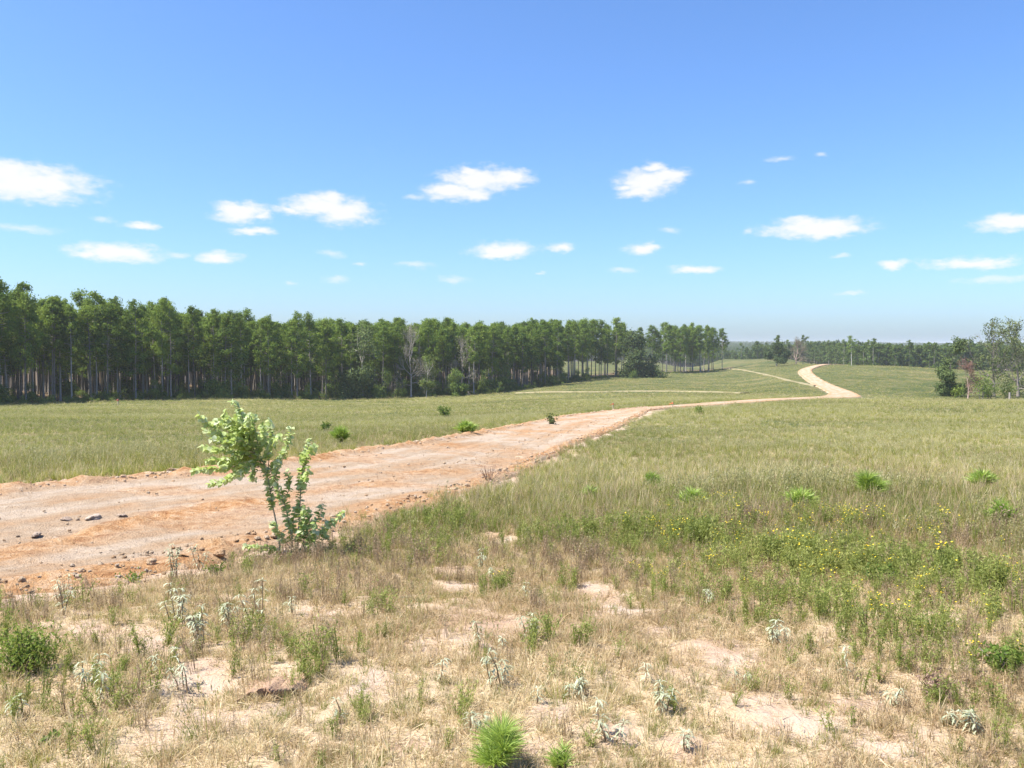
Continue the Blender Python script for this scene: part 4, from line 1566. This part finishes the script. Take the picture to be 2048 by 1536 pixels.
# ------------------------------------------------------------------ clods and turned-up clay
def clod_mesh(seed, mat):
    rng = np.random.default_rng(seed)
    n = 5
    vs, fs, idx = [], [], {}
    for ax in range(3):
        for sgn in (-1, 1):
            for i in range(n + 1):
                for j in range(n + 1):
                    p = [0, 0, 0]
                    p[ax] = sgn
                    p[(ax + 1) % 3] = -1 + 2 * i / n
                    p[(ax + 2) % 3] = -1 + 2 * j / n
                    key = tuple(round(c, 3) for c in p)
                    if key not in idx:
                        idx[key] = len(vs)
                        vs.append(p)
            for i in range(n):
                for j in range(n):
                    def k(a, b):
                        p = [0, 0, 0]
                        p[ax] = sgn
                        p[(ax + 1) % 3] = -1 + 2 * a / n
                        p[(ax + 2) % 3] = -1 + 2 * b / n
                        return idx[tuple(round(c, 3) for c in p)]
                    q = [k(i, j), k(i + 1, j), k(i + 1, j + 1), k(i, j + 1)]
                    fs.append(q if sgn > 0 else q[::-1])
    v = np.array(vs, float)
    v /= np.linalg.norm(v, axis=1, keepdims=True) ** .75
    off = rng.uniform(0, 50, 3)
    d = fbm(v[:, 0] * 1.3 + off[0] + v[:, 2], v[:, 1] * 1.3 + off[1] - v[:, 2] * .7, seed, 3) - .5
    v *= (1 + 1.6 * d)[:, None]
    v += rng.normal(0, .09, v.shape)
    v[:, 2] *= .7
    g = Geo()
    g.add(v, fs, rng.uniform(.2, 1))
    return g.mesh('dirt_clod', mat)


def soil_mat(name, c1, c2, c3):
    m, nt, N, L, out = new_mat(name)
    tc = N('ShaderNodeTexCoord')
    oi = N('ShaderNodeObjectInfo')
    n1 = noise(nt, tc.outputs['Object'], 3.0, 6, .65)
    f = fmath(nt, 'ADD', fmath(nt, 'MULTIPLY', n1, .6), fmath(nt, 'MULTIPLY', oi.outputs['Random'], .4))
    p = N('ShaderNodeBsdfPrincipled')
    p.inputs['Roughness'].default_value = .95
    p.inputs['Specular IOR Level'].default_value = .1
    L(ramp(nt, f, [(.25, c1), (.5, c2), (.75, c3)]), p.inputs['Base Color'])
    b = N('ShaderNodeBump')
    b.inputs['Strength'].default_value = .8
    b.inputs['Distance'].default_value = .1
    L(n1, b.inputs['Height'])
    L(b.outputs[0], p.inputs['Normal'])
    L(p.outputs[0], out.inputs[0])
    return m


M['clod'] = soil_mat('clay_clods', (0.52, 0.32, 0.18), (0.62, 0.46, 0.31), (0.70, 0.58, 0.46))
M['grey_clod'] = soil_mat('grey_clods', (0.42, 0.31, 0.235), (0.58, 0.48, 0.39), (0.74, 0.67, 0.60))
CLODS = [clod_mesh(900 + i, M['clod']) for i in range(6)]
GCLODS = [clod_mesh(920 + i, M['grey_clod']) for i in range(4)]


def scatter_clods():
    rng = np.random.default_rng(31)
    n = 7500
    i = rng.integers(0, len(_rc), n)
    near = np.hypot(_rc[:, 0], _rc[:, 1])
    w = np.where((near < 70) & (_rc[:, 1] > -4), 1.0, 0) * np.gradient(np.concatenate([[0], np.cumsum(np.hypot(*np.diff(_rc, axis=0).T))])) / (near + 6)
    i = rng.choice(len(_rc), n, p=w / w.sum())
    side = rng.choice([-1, -1, 1, .42], n)
    t = np.where(rng.uniform(size=n) < .84, side * .95 + rng.normal(0, .11, n), rng.uniform(-1, 1, n))
    nx, ny = _rt[i, 1], -_rt[i, 0]
    x, y = _rc[i, 0] + nx * t * _rh[i], _rc[i, 1] + ny * t * _rh[i]
    r = np.hypot(x, y)
    # the road surface: same shape as in build_strip, without the fine noise
    z = base_z(x, y) + .02 + .0009 * r + .05 * np.exp(-((np.abs(t) - .93) / .12) ** 2)
    s = .007 + .02 * rng.uniform(size=n) ** 6 + .022 * (np.abs(np.abs(t) - .95) < .12) * rng.uniform(size=n) ** 2
    s *= 1 + .006 * r
    scatter('clay_crumbs', proto_collection('clay_crumbs', CLODS), np.stack([x, y, z + .1 * s], -1), rng.uniform(0, 6.28, n), s, rng.uniform(0, 1, n), rng.integers(0, 6, n),
            'crumbs of orange clay strewn along the road and its edges', 'crumbs')


scatter_clods()
CLOD_LIST = [  # u, v, size, grey?, label
    (133, 1046, .065, True, 'dark grey clod in the road, left one of the row at left'),
    (186, 1042, .075, True, 'pale-topped clod in the road, middle one of the row at left'),
    (243, 1038, .05, True, 'small brown clod in the road, right one of the row at left'),
    (72, 1076, .045, True, 'brown clod lying in the road nearest the left border'),
    (318, 950, .17, False, 'biggest orange clod on the far road bank left of the sapling'),
    (292, 954, .11, False, 'orange clod on the far road bank just left of the biggest one'),
    (352, 948, .11, False, 'orange clod on the far road bank between biggest clod and sapling'),
    (905, 985, .08, False, 'orange clod on the near road bank left of the reddish dead weeds'),
    (985, 1072, .11, False, 'orange earth lump in the green weeds right of the sapling'),
    (1040, 920, .09, False, 'brown clod on the near road bank where the road starts narrowing'),
    (645, 1345, .05, False, 'pale earth lump right of the little eroded ledge'),
]
for (u, v, sz_, grey, lab) in CLOD_LIST:
    c = hit(u, v)
    rr = np.hypot(c[0], c[1])
    z = base_z(c[0:1], c[1:2])[0] + .03 + .001 * rr if road_dist(c[0:1], c[1:2])[0] < .3 else c[2]
    rg = np.random.default_rng(int(u * 7 + v))
    o = bpy.data.objects.new('dirt_clod', (GCLODS if grey else CLODS)[int(rg.integers(0, 4))])
    o.location = (c[0], c[1], z - sz_ * .05)
    o.rotation_euler = (rg.normal(0, .2), rg.normal(0, .2), rg.uniform(0, 6.28))
    o.scale = (sz_ * rg.uniform(1, 1.5), sz_ * rg.uniform(.9, 1.1), sz_ * rg.uniform(.55, .75))
    tag(link(o), lab, 'clod', 'large clods of earth')

# little eroded ledge of crusted soil in the left foreground
def soil_ledge():
    p0, p1 = hit(470, 1412), hit(602, 1392)
    k, nr = 40, 8
    t = np.linspace(0, 1, k)
    cx = p0[0] + (p1[0] - p0[0]) * t
    cy = p0[1] + (p1[1] - p0[1]) * t + .03 * np.sin(t * 9) + .05 * (fbm(t * 9, t * 0, 5, 3) - .5)
    H = .055 * np.sin(math.pi * np.clip(t, .02, .98)) ** .5 * (.6 + .8 * fbm(t * 12, t * 0 + 3, 6, 3))
    prof = [(-.03, -.02), (.0, .0), (.012, .55), (-.012, .95), (.03, 1.0), (.12, .85), (.26, .4), (.42, -.25)]
    vs = []
    for i in range(k):
        for (dy, hz) in prof:
            yy_ = cy[i] + dy
            vs.append((cx[i] + .02 * (vnoise(np.array([i * .7]), np.array([dy * 20]), 4)[0] - .5), yy_, hz * H[i] - (.02 if hz < 0 else 0)))
    vs = np.array(vs)
    vs[:, 2] += ground_z(vs[:, 0], vs[:, 1])
    i, j = np.meshgrid(np.arange(k - 1), np.arange(nr - 1), indexing='ij')
    q = np.stack([i * nr + j, (i + 1) * nr + j, (i + 1) * nr + j + 1, i * nr + j + 1], -1).reshape(-1, 4)
    g = Geo()
    g.add(vs, q, .5)
    o = g.obj('soil_ledge', M['ground_crust'], None, False)
    tag(o, 'small crumbling ledge of crusted soil in the left foreground', 'soil ledge')


M['ground_crust'] = soil_mat('soil_crust', (0.26, 0.16, 0.11), (0.38, 0.26, 0.18), (0.50, 0.38, 0.28))
soil_ledge()

# ------------------------------------------------------------------ the wind-blown sapling beside the road
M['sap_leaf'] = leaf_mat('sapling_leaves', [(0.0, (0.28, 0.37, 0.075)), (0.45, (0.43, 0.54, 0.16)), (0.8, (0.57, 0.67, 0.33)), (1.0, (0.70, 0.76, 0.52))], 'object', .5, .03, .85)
M['sap_bark'] = bark_mat('sapling_bark', (0.22, 0.19, 0.13), (0.38, 0.34, 0.24), 30)


def leaf_shape(L_=.06, W_=.05, cup=.35):
    """ovate cupped leaf: base at the origin, along +Y, upper side +Z"""
    st = [(0, 0), (.18, .62), (.45, 1.0), (.75, .72), (1.0, 0)]
    vs, fs = [], []
    for t, w in st:
        z = -.25 * L_ * t * t
        if w == 0:
            vs.append((0, t * L_, z))
        else:
            vs += [(-w * W_ / 2, t * L_, z + cup * w * W_ / 2), (0, t * L_, z), (w * W_ / 2, t * L_, z + cup * w * W_ / 2)]
    fs = [(0, 2, 1), (0, 3, 2), (1, 2, 5), (1, 5, 4), (2, 3, 6), (2, 6, 5), (4, 5, 8), (4, 8, 7), (5, 6, 9), (5, 9, 8), (7, 8, 10), (8, 9, 10)]
    return np.array(vs), np.array(fs)


def sapling():
    rng = np.random.default_rng(42)
    base = hit(575, 1112)
    Y0 = base[1]
    root = empty('sapling', base)
    tag(root, 'wind-blown pale green leafy sapling standing at the near edge of the road', 'sapling')
    BR = [  # polyline in frame units, depth of the tip towards (-) or away from (+) the viewer, radius, leafy from
        ([(562, 1114), (555, 1060), (547, 1020), (541, 985), (533, 945), (518, 905)], -.02, .011, .45),
        ([(533, 945), (508, 900), (493, 860), (482, 826), (473, 807), (462, 805)], .05, .006, .15),
        ([(520, 910), (470, 890), (430, 860), (397, 829)], -.15, .006, .15),
        ([(525, 920), (470, 905), (430, 900), (402, 893)], .15, .006, .2),
        ([(528, 930), (480, 932), (430, 938), (384, 942)], -.2, .005, .25),
        ([(528, 930), (480, 945), (450, 962), (421, 968)], .1, .005, .35),
        ([(520, 910), (512, 870), (507, 830)], -.1, .005, .1),
        ([(535, 950), (540, 900), (545, 870), (538, 841)], .2, .005, .25),
        ([(541, 985), (560, 930), (575, 890), (583, 854)], .1, .005, .55),
        ([(530, 940), (505, 945), (508, 962)], -.1, .004, .3),
        ([(541, 985), (552, 955), (556, 921)], -.15, .004, .3),
        ([(505, 880), (460, 850), (432, 842)], .25, .004, .1),
        ([(505, 900), (455, 920), (412, 922)], -.25, .004, .2),
        ([(500, 870), (450, 872), (410, 862)], .0, .004, .1),
        ([(495, 862), (460, 845), (448, 826)], -.2, .004, .1),
        ([(505, 890), (500, 855), (490, 838)], .3, .004, .1),
        ([(520, 905), (530, 870), (524, 850)], -.25, .004, .1),
        ([(508, 885), (482, 848), (452, 838)], -.35, .004, .1), ([(512, 890), (470, 862), (425, 846)], .35, .004, .1), ([(505, 895), (462, 888), (424, 878)], -.4, .004, .1),
        ([(510, 905), (475, 925), (440, 928)], .4, .004, .15), ([(500, 880), (478, 850), (480, 822)], .35, .004, .1), ([(512, 880), (498, 850), (500, 828)], -.4, .004, .1),
        ([(528, 925), (545, 890), (560, 872)], -.3, .004, .1), ([(535, 950), (560, 920), (570, 900)], .3, .004, .1), ([(525, 920), (490, 938), (478, 955)], -.35, .004, .1),
        ([(515, 900), (500, 915), (470, 948)], .2, .004, .1),
        ([(500, 905), (470, 915), (450, 940)], .3, .004, .1),
        ([(510, 900), (480, 880), (450, 895)], -.3, .004, .1),
        ([(592, 1112), (597, 1060), (600, 1010), (602, 970), (606, 930), (616, 895), (622, 877)], .05, .009, .30),
        ([(606, 930), (620, 905), (631, 893)], -.1, .004, .1),
        ([(604, 950), (612, 925), (606, 905)], .12, .004, .1),
        ([(602, 975), (615, 950), (618, 935)], -.12, .004, .1),
        ([(588, 1112), (582, 1070), (572, 1020), (562, 990), (553, 965)], -.1, .007, .35),
        ([(566, 1000), (580, 975), (575, 945)], .05, .004, .1),
        ([(600, 1110), (620, 1060), (640, 1030), (648, 1007)], .1, .006, .35),
        ([(605, 1112), (640, 1070), (670, 1040), (690, 1025)], -.1, .006, .4),
        ([(602, 1112), (640, 1088), (656, 1058)], .15, .005, .3),
        ([(590, 1110), (562, 1070), (543, 1045)], -.12, .005, .4),
        ([(592, 1108), (606, 1050), (611, 1012)], -.2, .005, .25),
        ([(582, 1110), (586, 1050), (591, 1015)], .2, .005, .25),
        ([(606, 1110), (627, 1072), (632, 1042)], -.2, .005, .3),
        ([(600, 1100), (615, 1060), (622, 1020)], .25, .005, .25),
        ([(588, 1110), (540, 1098), (491, 1092)], -.15, .004, .25),
    ]
    lv, lf = leaf_shape()
    leaf_meshes = []
    for q in range(6):
        g = Geo()
        rg = np.random.default_rng(600 + q)
        v, f = leaf_shape(.06 * rg.uniform(.8, 1.15), .05 * rg.uniform(.8, 1.2), rg.uniform(.15, .6))
        g.add(v, f, .2 + .16 * q)
        leaf_meshes.append(g.mesh('leaf', M['sap_leaf']))
    rest = Geo()
    plans = []
    for bi, (pl, dep, rad, start) in enumerate(BR):
        n = len(pl)
        d0 = 0.0
        pts = np.array([at(u, v, Y0 + dep * (i / (n - 1)) + .0) for i, (u, v) in enumerate(pl)]) - base
        # branches leave the stem where the stem is: start them at its depth
        c = catmull(np.column_stack([pts, np.zeros(n)]), lambda a, b: 5)[:, :3]
        g = Geo()
        tube(g, c, np.linspace(rad, .0015, len(c)), 6, .5)
        br = g.obj('stem' if rad >= .007 else 'branch', M['sap_bark'], root, True)
        cum = np.concatenate([[0], np.cumsum(np.linalg.norm(np.diff(c, axis=0), axis=1))])
        tot = cum[-1]
        L0 = start * tot
        step = .0084
        s_ = L0
        phi = rng.uniform(0, 6.28)
        while s_ < tot:
            p = np.array([np.interp(s_, cum, c[:, k]) for k in range(3)])
            e = np.array([np.interp(min(s_ + .02, tot), cum, c[:, k]) - np.interp(max(s_ - .02, 0), cum, c[:, k]) for k in range(3)])
            T, a, b = frame_of(e)
            phi += 2.4
            R_ = math.cos(phi) * a + math.sin(phi) * b
            d = .35 * T + .85 * R_ + np.array([-.45, 0, -.05]) + rng.normal(0, .22, 3)
            d /= np.linalg.norm(d)
            up = np.array([0.25, -.15, 1.0]) + rng.normal(0, .45, 3)
            zx = up - d * up.dot(d)
            zx /= np.linalg.norm(zx) + 1e-9
            xx_ = np.cross(d, zx)
            fr = s_ / tot
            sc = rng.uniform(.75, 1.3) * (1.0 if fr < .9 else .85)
            mat = Matrix(((xx_[0] * sc, d[0] * sc, zx[0] * sc, p[0]), (xx_[1] * sc, d[1] * sc, zx[1] * sc, p[1]), (xx_[2] * sc, d[2] * sc, zx[2] * sc, p[2]), (0, 0, 0, 1)))
            plans.append((mat, br, p[1] - .3 * sc, fr))
            s_ += step * rng.uniform(.6, 1.5)
    # the 300 leaves nearest the viewer are leaves of their own, the rest one mass
    order = sorted(range(len(plans)), key=lambda i: plans[i][2])
    single = set(order[:300])
    for i, (mat, br, key, fr) in enumerate(plans):
        if i in single:
            o = bpy.data.objects.new('leaf', leaf_meshes[int(rng.integers(0, 6))])
            link(o, br)
            o.matrix_basis = mat
        else:
            v4 = np.c_[lv, np.ones(len(lv))] @ np.array(mat).T
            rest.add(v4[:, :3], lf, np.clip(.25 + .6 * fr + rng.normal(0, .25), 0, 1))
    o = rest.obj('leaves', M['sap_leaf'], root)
    o['kind'] = 'stuff'
    print('sapling leaves', len(plans))


sapling()


# ------------------------------------------------------------------ silvery weeds, one by one
def silver_geo(seed, H, stems=1):
    rng = np.random.default_rng(seed)
    st, lv = Geo(), Geo()
    for _ in range(stems):
        a0 = rng.uniform(0, 6.28)
        b = np.array([math.cos(a0), math.sin(a0), 0]) * (.03 if stems > 1 else 0)
        tip = b + np.array([rng.normal(0, .14) * H, rng.normal(0, .14) * H, H * (1 if _ == 0 else rng.uniform(.55, .95))])
        midp = (b + tip) / 2 + rng.normal(0, .02 * H + .003, 3)
        tube(st, [b - [0, 0, .02], midp, tip], [.0045, .0035, .002], 5, .5)
        for h in ((.3, 4), (.55, 5), (.8, 6), (1.0, 7)):
            c = b * (1 - h[0]) + tip * h[0] if h[0] != .6 else midp * .8 + tip * .2
            for j in range(h[1]):
                a = rng.uniform(0, 6.28)
                Ln = rng.uniform(.032, .062) * (.75 + .7 * H)
                Wd = Ln * rng.uniform(.14, .22)
                dh = np.array([math.cos(a), math.sin(a), 0])
                sd = np.array([-math.sin(a), math.cos(a), 0])
                rise = rng.uniform(-.1, .6)
                p0 = c
                p1 = c + dh * Ln * .45 + np.array([0, 0, rise * Ln * .45])
                p2 = c + dh * Ln * .85 + np.array([0, 0, rise * Ln * .3 - .15 * Ln])
                p3 = c + dh * Ln + np.array([0, 0, rise * Ln * .1 - .35 * Ln])
                vs = [p0, p1 - sd * Wd / 2, p1 + [0, 0, -.15 * Wd], p1 + sd * Wd / 2, p2 - sd * Wd * .36, p2 + [0, 0, -.1 * Wd], p2 + sd * Wd * .36, p3]
                lv.add(vs, [(0, 2, 1), (0, 3, 2), (1, 2, 5), (1, 5, 4), (2, 3, 6), (2, 6, 5), (4, 5, 7), (5, 6, 7)], rng.uniform(.1, 1))
    return st, lv


SILVER = [  # u, v of the crown, height, stems, label
    (349, 1118, .30, 4, 'tall silvery weed against the road, left of the sapling'),
    (405, 1108, .26, 3, 'thin silvery weed against the pale sand patch beside the sapling foot'),
    (356, 1196, .30, 5, 'largest silvery weed, densest of the cluster below the road at left'),
    (454, 1210, .24, 3, 'silvery weed with drooping leaves just right of the largest silvery weed'),
    (516, 1206, .24, 3, 'drooping silvery weed below the sapling foot, right end of the cluster'),
    (398, 1252, .22, 4, 'pale silvery weed just below the largest silvery weed'),
    (370, 1335, .20, 3, 'silvery weed in the brown stalks, lowest of the left cluster'),
    (118, 1192, .24, 3, 'silvery weed at the road edge near the left border'),
    (130, 1166, .20, 2, 'slim silvery weed right on the road edge near the left border'),
    (174, 1350, .14, 2, 'low silvery weed right of the fine-leaved bush at left'),
    (202, 1388, .13, 2, 'low pale star-shaped weed below and right of the fine-leaved bush'),
    (40, 1412, .13, 2, 'low silvery weed under the fine-leaved bush at the left border'),
    (307, 1342, .12, 1, 'small silvery weed left of the brown stalk patch'),
    (680, 1415, .10, 1, 'small pale weed at the right of the eroded soil ledge'),
    (593, 1222, .10, 1, 'small silvery weed between the sapling and the largest sand patch'),
    (958, 1270, .14, 2, 'silvery weed at the lower left of the central sand patch'),
    (1059, 1252, .16, 2, 'forked pale weed at the right side of the central sand patch'),
    (993, 1330, .17, 2, 'bright silvery weed standing above the lime pine seedling'),
    (878, 1338, .13, 1, 'drooping silvery weed right of the pale sand patch at centre left'),
    (1003, 1282, .10, 1, 'small grey weed between the central sand patch and the bright silvery weed'),
    (955, 1428, .12, 2, 'star-shaped silvery weed just above the lime pine seedling'),
    (1220, 1428, .14, 1, 'star-shaped silvery weed right of the two pine seedlings'),
    (1150, 1366, .11, 2, 'pale star-shaped weed above the smaller pine seedling'),
    (1324, 1382, .12, 2, 'star-shaped silvery weed at the right of the sandy foreground'),
    (1293, 1345, .10, 1, 'small silvery weed just above the star-shaped one at centre right'),
    (1359, 1455, .10, 1, 'small silvery weed low down at centre right'),
    (958, 1110, .18, 2, 'silvery weed among the green weeds right of the sapling'),
    (1049, 1176, .13, 1, 'small silvery weed above the central sand patch'),
    (982, 1140, .12, 1, 'small silvery weed below the green weeds right of the sapling'),
    (1073, 1382, .10, 1, 'little silvery weed above the gap between the two pine seedlings'),
    (1555, 1254, .16, 3, 'pale silvery weed in the grey-green grass below the yellow flowers'),
    (1691, 1320, .14, 2, 'silvery weed at the edge of the dry grass at right'),
    (1774, 1364, .13, 2, 'silvery weed left of the dark hollow at lower right'),
    (1948, 1440, .12, 2, 'whitish weed below the dark hollow at lower right'),
    (1898, 1434, .10, 1, 'small green-grey weed left of the whitish weed at lower right'),
    (1476, 1334, .10, 1, 'small pale weed on the sandy slope at centre right'),
    (1422, 1190, .13, 1, 'small silvery weed at the left end of the yellow flowers'),
]
for i, (u, v, h, ns, lab) in enumerate(SILVER):
    c0 = hit(u, v)
    # (u, v) shows the crown: step down to the foot of the plant
    foot = hit(u, v + .75 * h * F / c0[1])
    rv = np.random.default_rng(i).uniform(.7, 1.25)
    two_part('silver_weed', silver_geo(1000 + i, h * rv, max(1, ns + int(np.random.default_rng(i + 50).integers(-1, 3)))), foot, (M['stalk'], M['silver']), lab, 'weed', 'silvery weeds in the foreground', names=('stem', 'leaves'))


# ------------------------------------------------------------------ pine seedlings
def seedling_geo(seed, H, R, n=260, width=.0035):
    rng = np.random.default_rng(seed)
    st, nd = Geo(), Geo()
    shoots = [((0, 0, H * .72), 1.0)]
    for _ in range(6):
        a = rng.uniform(0, 6.28)
        shoots.append(((math.cos(a) * R * .45, math.sin(a) * R * .45, H * rng.uniform(.25, .6)), .7))
    for tip, w in shoots:
        tip = np.array(tip)
        b = np.array([0, 0, tip[2] * .25])
        tube(st, [b * 0 if w == 1 else b, (b + tip) / 2 + [0, 0, -.01], tip], [.012 * H + .003, .01 * H + .002, .003], 5, .5)
        m = int(n * w / 3)
        f = rng.uniform(.35, 1.05, m)
        c = b + (tip - b) * f[:, None]
        d = rand_unit(m, rng) * np.array([1, 1, .55]) + np.array([0, 0, .55]) + (tip / (np.linalg.norm(tip) + 1e-6)) * .35
        d /= np.linalg.norm(d, axis=1, keepdims=True)
        Ln = R * rng.uniform(.55, 1.0, m)
        mid_ = c + d * (Ln * .55)[:, None]
        end = c + d * Ln[:, None] + np.array([0, 0, -1]) * (Ln * .16)[:, None]
        s_ = np.cross(d, rand_unit(m, rng))
        s_ /= np.linalg.norm(s_, axis=1, keepdims=True) + 1e-9
        vs = np.stack([c - s_ * width / 2, c + s_ * width / 2, mid_ - s_ * width / 2, mid_ + s_ * width / 2, end], 1).reshape(-1, 3)
        k = np.arange(m)[:, None] * 5
        n0 = nd.n
        nd.add(vs, k + [0, 1, 3, 2], np.repeat(rng.uniform(0, 1, m), 5))
        nd.f.append(k + [2, 3, 4] + n0)
        nd.m.append(np.zeros(m, np.int32))
    return st, nd


M['lime_green'] = leaf_mat('fresh_needles', [(0.0, (0.13, 0.22, 0.03)), (0.5, (0.23, 0.36, 0.05)), (1.0, (0.38, 0.50, 0.10))], 'object', .45, .02, .8)
SEEDL = [  # u, v foot, height, reach, needles, width, material, label
    (1003, 1552, .21, .15, 900, .0028, 'lime', 'larger bright lime pine seedling at the bottom edge of the photo'),
    (1128, 1552, .16, .08, 260, .0028, 'lime', 'smaller bright lime pine seedling right of the larger one'),
    (1732, 1003, .46, .34, 1500, .007, 'lime', 'fresh green pine seedling in the field, upper right of the yellow flowers'),
    (1602, 1022, .32, .28, 420, .010, 'lime', 'yellow-green pine seedling left of the fresh green one'),
    (1382, 1018, .30, .26, 420, .010, 'lime', 'yellow-green pine seedling above the left yellow flowers'),
    (1302, 982, .34, .26, 600, .008, 'lime_green', 'small green pine seedling right of the reddish dead weeds'),
    (1965, 985, .34, .30, 420, .012, 'lime', 'yellow-green pine seedling near the right border'),
    (2000, 1062, .36, .22, 700, .006, 'lime_green', 'green pine seedling in reddish weeds by the right border'),
    (680, 889, .62, .34, 700, .014, 'lime_green', 'green pine seedling beyond the road, right above the sapling'),
    (930, 872, .5, .5, 420, .026, 'lime', 'lime green pine seedling beyond the road bank'),
    (1180, 1003, .22, .2, 300, .010, 'lime', 'low yellow-green pine seedling near the road left of the other field seedlings'),
]
for i, (u, v, h, R_, n, w, mt, lab) in enumerate(SEEDL):
    two_part('pine_seedling', seedling_geo(1200 + i, h, R_, n, w), hit(u, v), (M['bark'], M[mt]), lab, 'pine seedling', 'pine seedlings', names=('stem', 'needles'))

# ------------------------------------------------------------------ field bushes
BUSHES = [  # u, v foot, height px, half width px, leaves, leaf, material, label
    (892, 832, 25, 15, 420, .17, 'bush', 'round blue-green bush in the left field beyond the road'),
    (1103, 850, 30, 12, 300, .12, 'airy', 'thin upright bush beyond the road where it narrows'),
    (1398, 830, 18, 9, 240, .13, 'bush', 'small green bush right below the far stretch of road'),
    (651, 864, 20, 12, 240, .11, 'bush', 'low grey-green bush in the field right above the sapling'),
    (585, 1124, 24, 36, 260, .045, 'stalk_bush', 'reddish brown dead brush tangled round the foot of the sapling'),
    (48, 1372, 92, 66, 1700, .021, 'bush', 'green fine-leaved bush at the left border'),
    (978, 966, 42, 42, 380, .035, 'stalk_bush', 'reddish dead weeds on the near bank of the road'),
    (2012, 1070, 60, 45, 420, .04, 'stalk_bush', 'reddish brown brush by the right border'),
    (1880, 1395, 60, 46, 420, .03, 'stalk_bush', 'dark brown tangled brush in the hollow at lower right'),
    (105, 1500, 22, 22, 120, .03, 'bush', 'small broad-leaved green plant at the lower left corner'),
    (262, 1165, 22, 26, 160, .03, 'bush', 'little green bush on the near road edge at left'),
    (435, 1160, 30, 26, 200, .03, 'bush', 'little green bush between the silvery weeds and the sapling'),
    (1560, 1120, 46, 50, 420, .04, 'bush', 'dark green leafy weed clump in the midst of the yellow flowers'),
    (1755, 1165, 40, 46, 380, .04, 'bush', 'bluish green weed clump right of the dark clump in the flowers'),
    (2000, 1345, 50, 50, 420, .035, 'bush', 'green weed clump with yellow flowers at the right border'),
]
M['stalk_bush'] = leaf_mat('dead_brush', [(0.0, (0.14, 0.075, 0.05)), (0.5, (0.24, 0.15, 0.11)), (1.0, (0.36, 0.26, 0.19))], 'object', .2, .04, .7)
for i, (u, v, hp, wp, n, lf_, mt, lab) in enumerate(BUSHES):
    c = hit(u, v)
    two_part('bush' if mt != 'stalk_bush' else 'dead_brush', bush_geo(1400 + i, hp * c[1] / F, wp * c[1] / F, 12, n, lf_, .5 if mt != 'stalk_bush' else .22), c,
             (M['stalk_bush'] if mt == 'stalk_bush' else M['bark'], M[mt]), lab, 'bush' if mt != 'stalk_bush' else 'dead brush', names=('stem', 'leaves' if mt != 'stalk_bush' else 'twigs'))

# ------------------------------------------------------------------ survey stakes
M['lath'] = plain_mat('weathered_lath', (0.55, 0.43, 0.30), .8)
M['ribbon_orange'] = plain_mat('orange_ribbon', (0.75, 0.22, 0.10), .5, .15)
M['ribbon_red'] = plain_mat('red_ribbon', (0.62, 0.06, 0.07), .5, .15)


def stake(u, v, h, w, rib, lab, rot):
    c = hit(u, v)
    root = empty('survey_stake', c, rot)
    tag(root, lab, 'stake', 'survey stakes')
    g = Geo()
    x, y = w / 2, w / 6
    vs = [(-x, -y, -.15), (x, -y, -.15), (x, y, -.15), (-x, y, -.15), (-x, -y, h * .94), (x, -y, h * .94), (x, y, h * .94), (-x, y, h * .94), (0, -y, h), (0, y, h)]
    g.add(vs, [(0, 1, 5, 4), (1, 2, 6, 5), (2, 3, 7, 6), (3, 0, 4, 7), (4, 5, 8, 8)[:4], (6, 7, 9, 9)[:4]][:4])
    g.add(np.array(vs)[[4, 5, 8, 6, 7, 9]], [(0, 1, 2), (3, 4, 5)])
    g.add(np.array(vs)[[5, 6, 9, 8, 7, 4]], [(0, 1, 2, 3), (3, 2, 4, 5)])
    g.obj('lath', M['lath'], root)
    g = Geo()
    a, b = x * 1.25, y * 1.9
    z0, z1 = h * .72, h * .92
    ring = [(-a, -b), (a, -b), (a, b), (-a, b)]
    g.add([(*q, z0) for q in ring] + [(*q, z1) for q in ring], [(i, (i + 1) % 4, 4 + (i + 1) % 4, 4 + i) for i in range(4)])
    t = np.linspace(0, 1, 7)
    tail = np.stack([-a - .22 * t, -b - .03 * np.sin(t * 7), z1 - .02 - .16 * t ** 1.5], -1)
    g.add(np.vstack([tail, tail - [0, 0, .05]]), [(i, i + 1, 8 + i, 7 + i) for i in range(6)])
    g.obj('ribbon', M[rib], root)


stake(1226, 819.5, .62, .09, 'ribbon_orange', 'orange-flagged wooden stake beside the road, left of the crest', .2)
stake(1345, 820.5, .62, .09, 'ribbon_orange', 'orange-flagged wooden stake beside the far stretch of road, right one', -.3)
stake(236, 811, 1.1, .16, 'ribbon_red', 'red-tipped wooden stake at the foot of the pines at left', .1)

# ------------------------------------------------------------------ haze: the air over the whole place
def haze():
    g = Geo()
    R_, z0, z1 = 9300.0, -36.0, 26.0
    vs = [(x, y, z) for z in (z0, z1) for (x, y) in ((-R_, -R_), (R_, -R_), (R_, R_), (-R_, R_))]
    g.add(vs, [(3, 2, 1, 0), (4, 5, 6, 7), (0, 1, 5, 4), (1, 2, 6, 5), (2, 3, 7, 6), (3, 0, 4, 7)])
    m, nt, N, L, out = new_mat('haze')
    v = N('ShaderNodeVolumePrincipled')
    v.inputs['Color'].default_value = (0.90, 0.95, 1.0, 1)
    v.inputs['Density'].default_value = 0.00016
    v.inputs['Anisotropy'].default_value = 0.2
    L(v.outputs[0], out.inputs['Volume'])
    o = g.obj('haze', m)
    tag(o, kind='stuff')


haze()
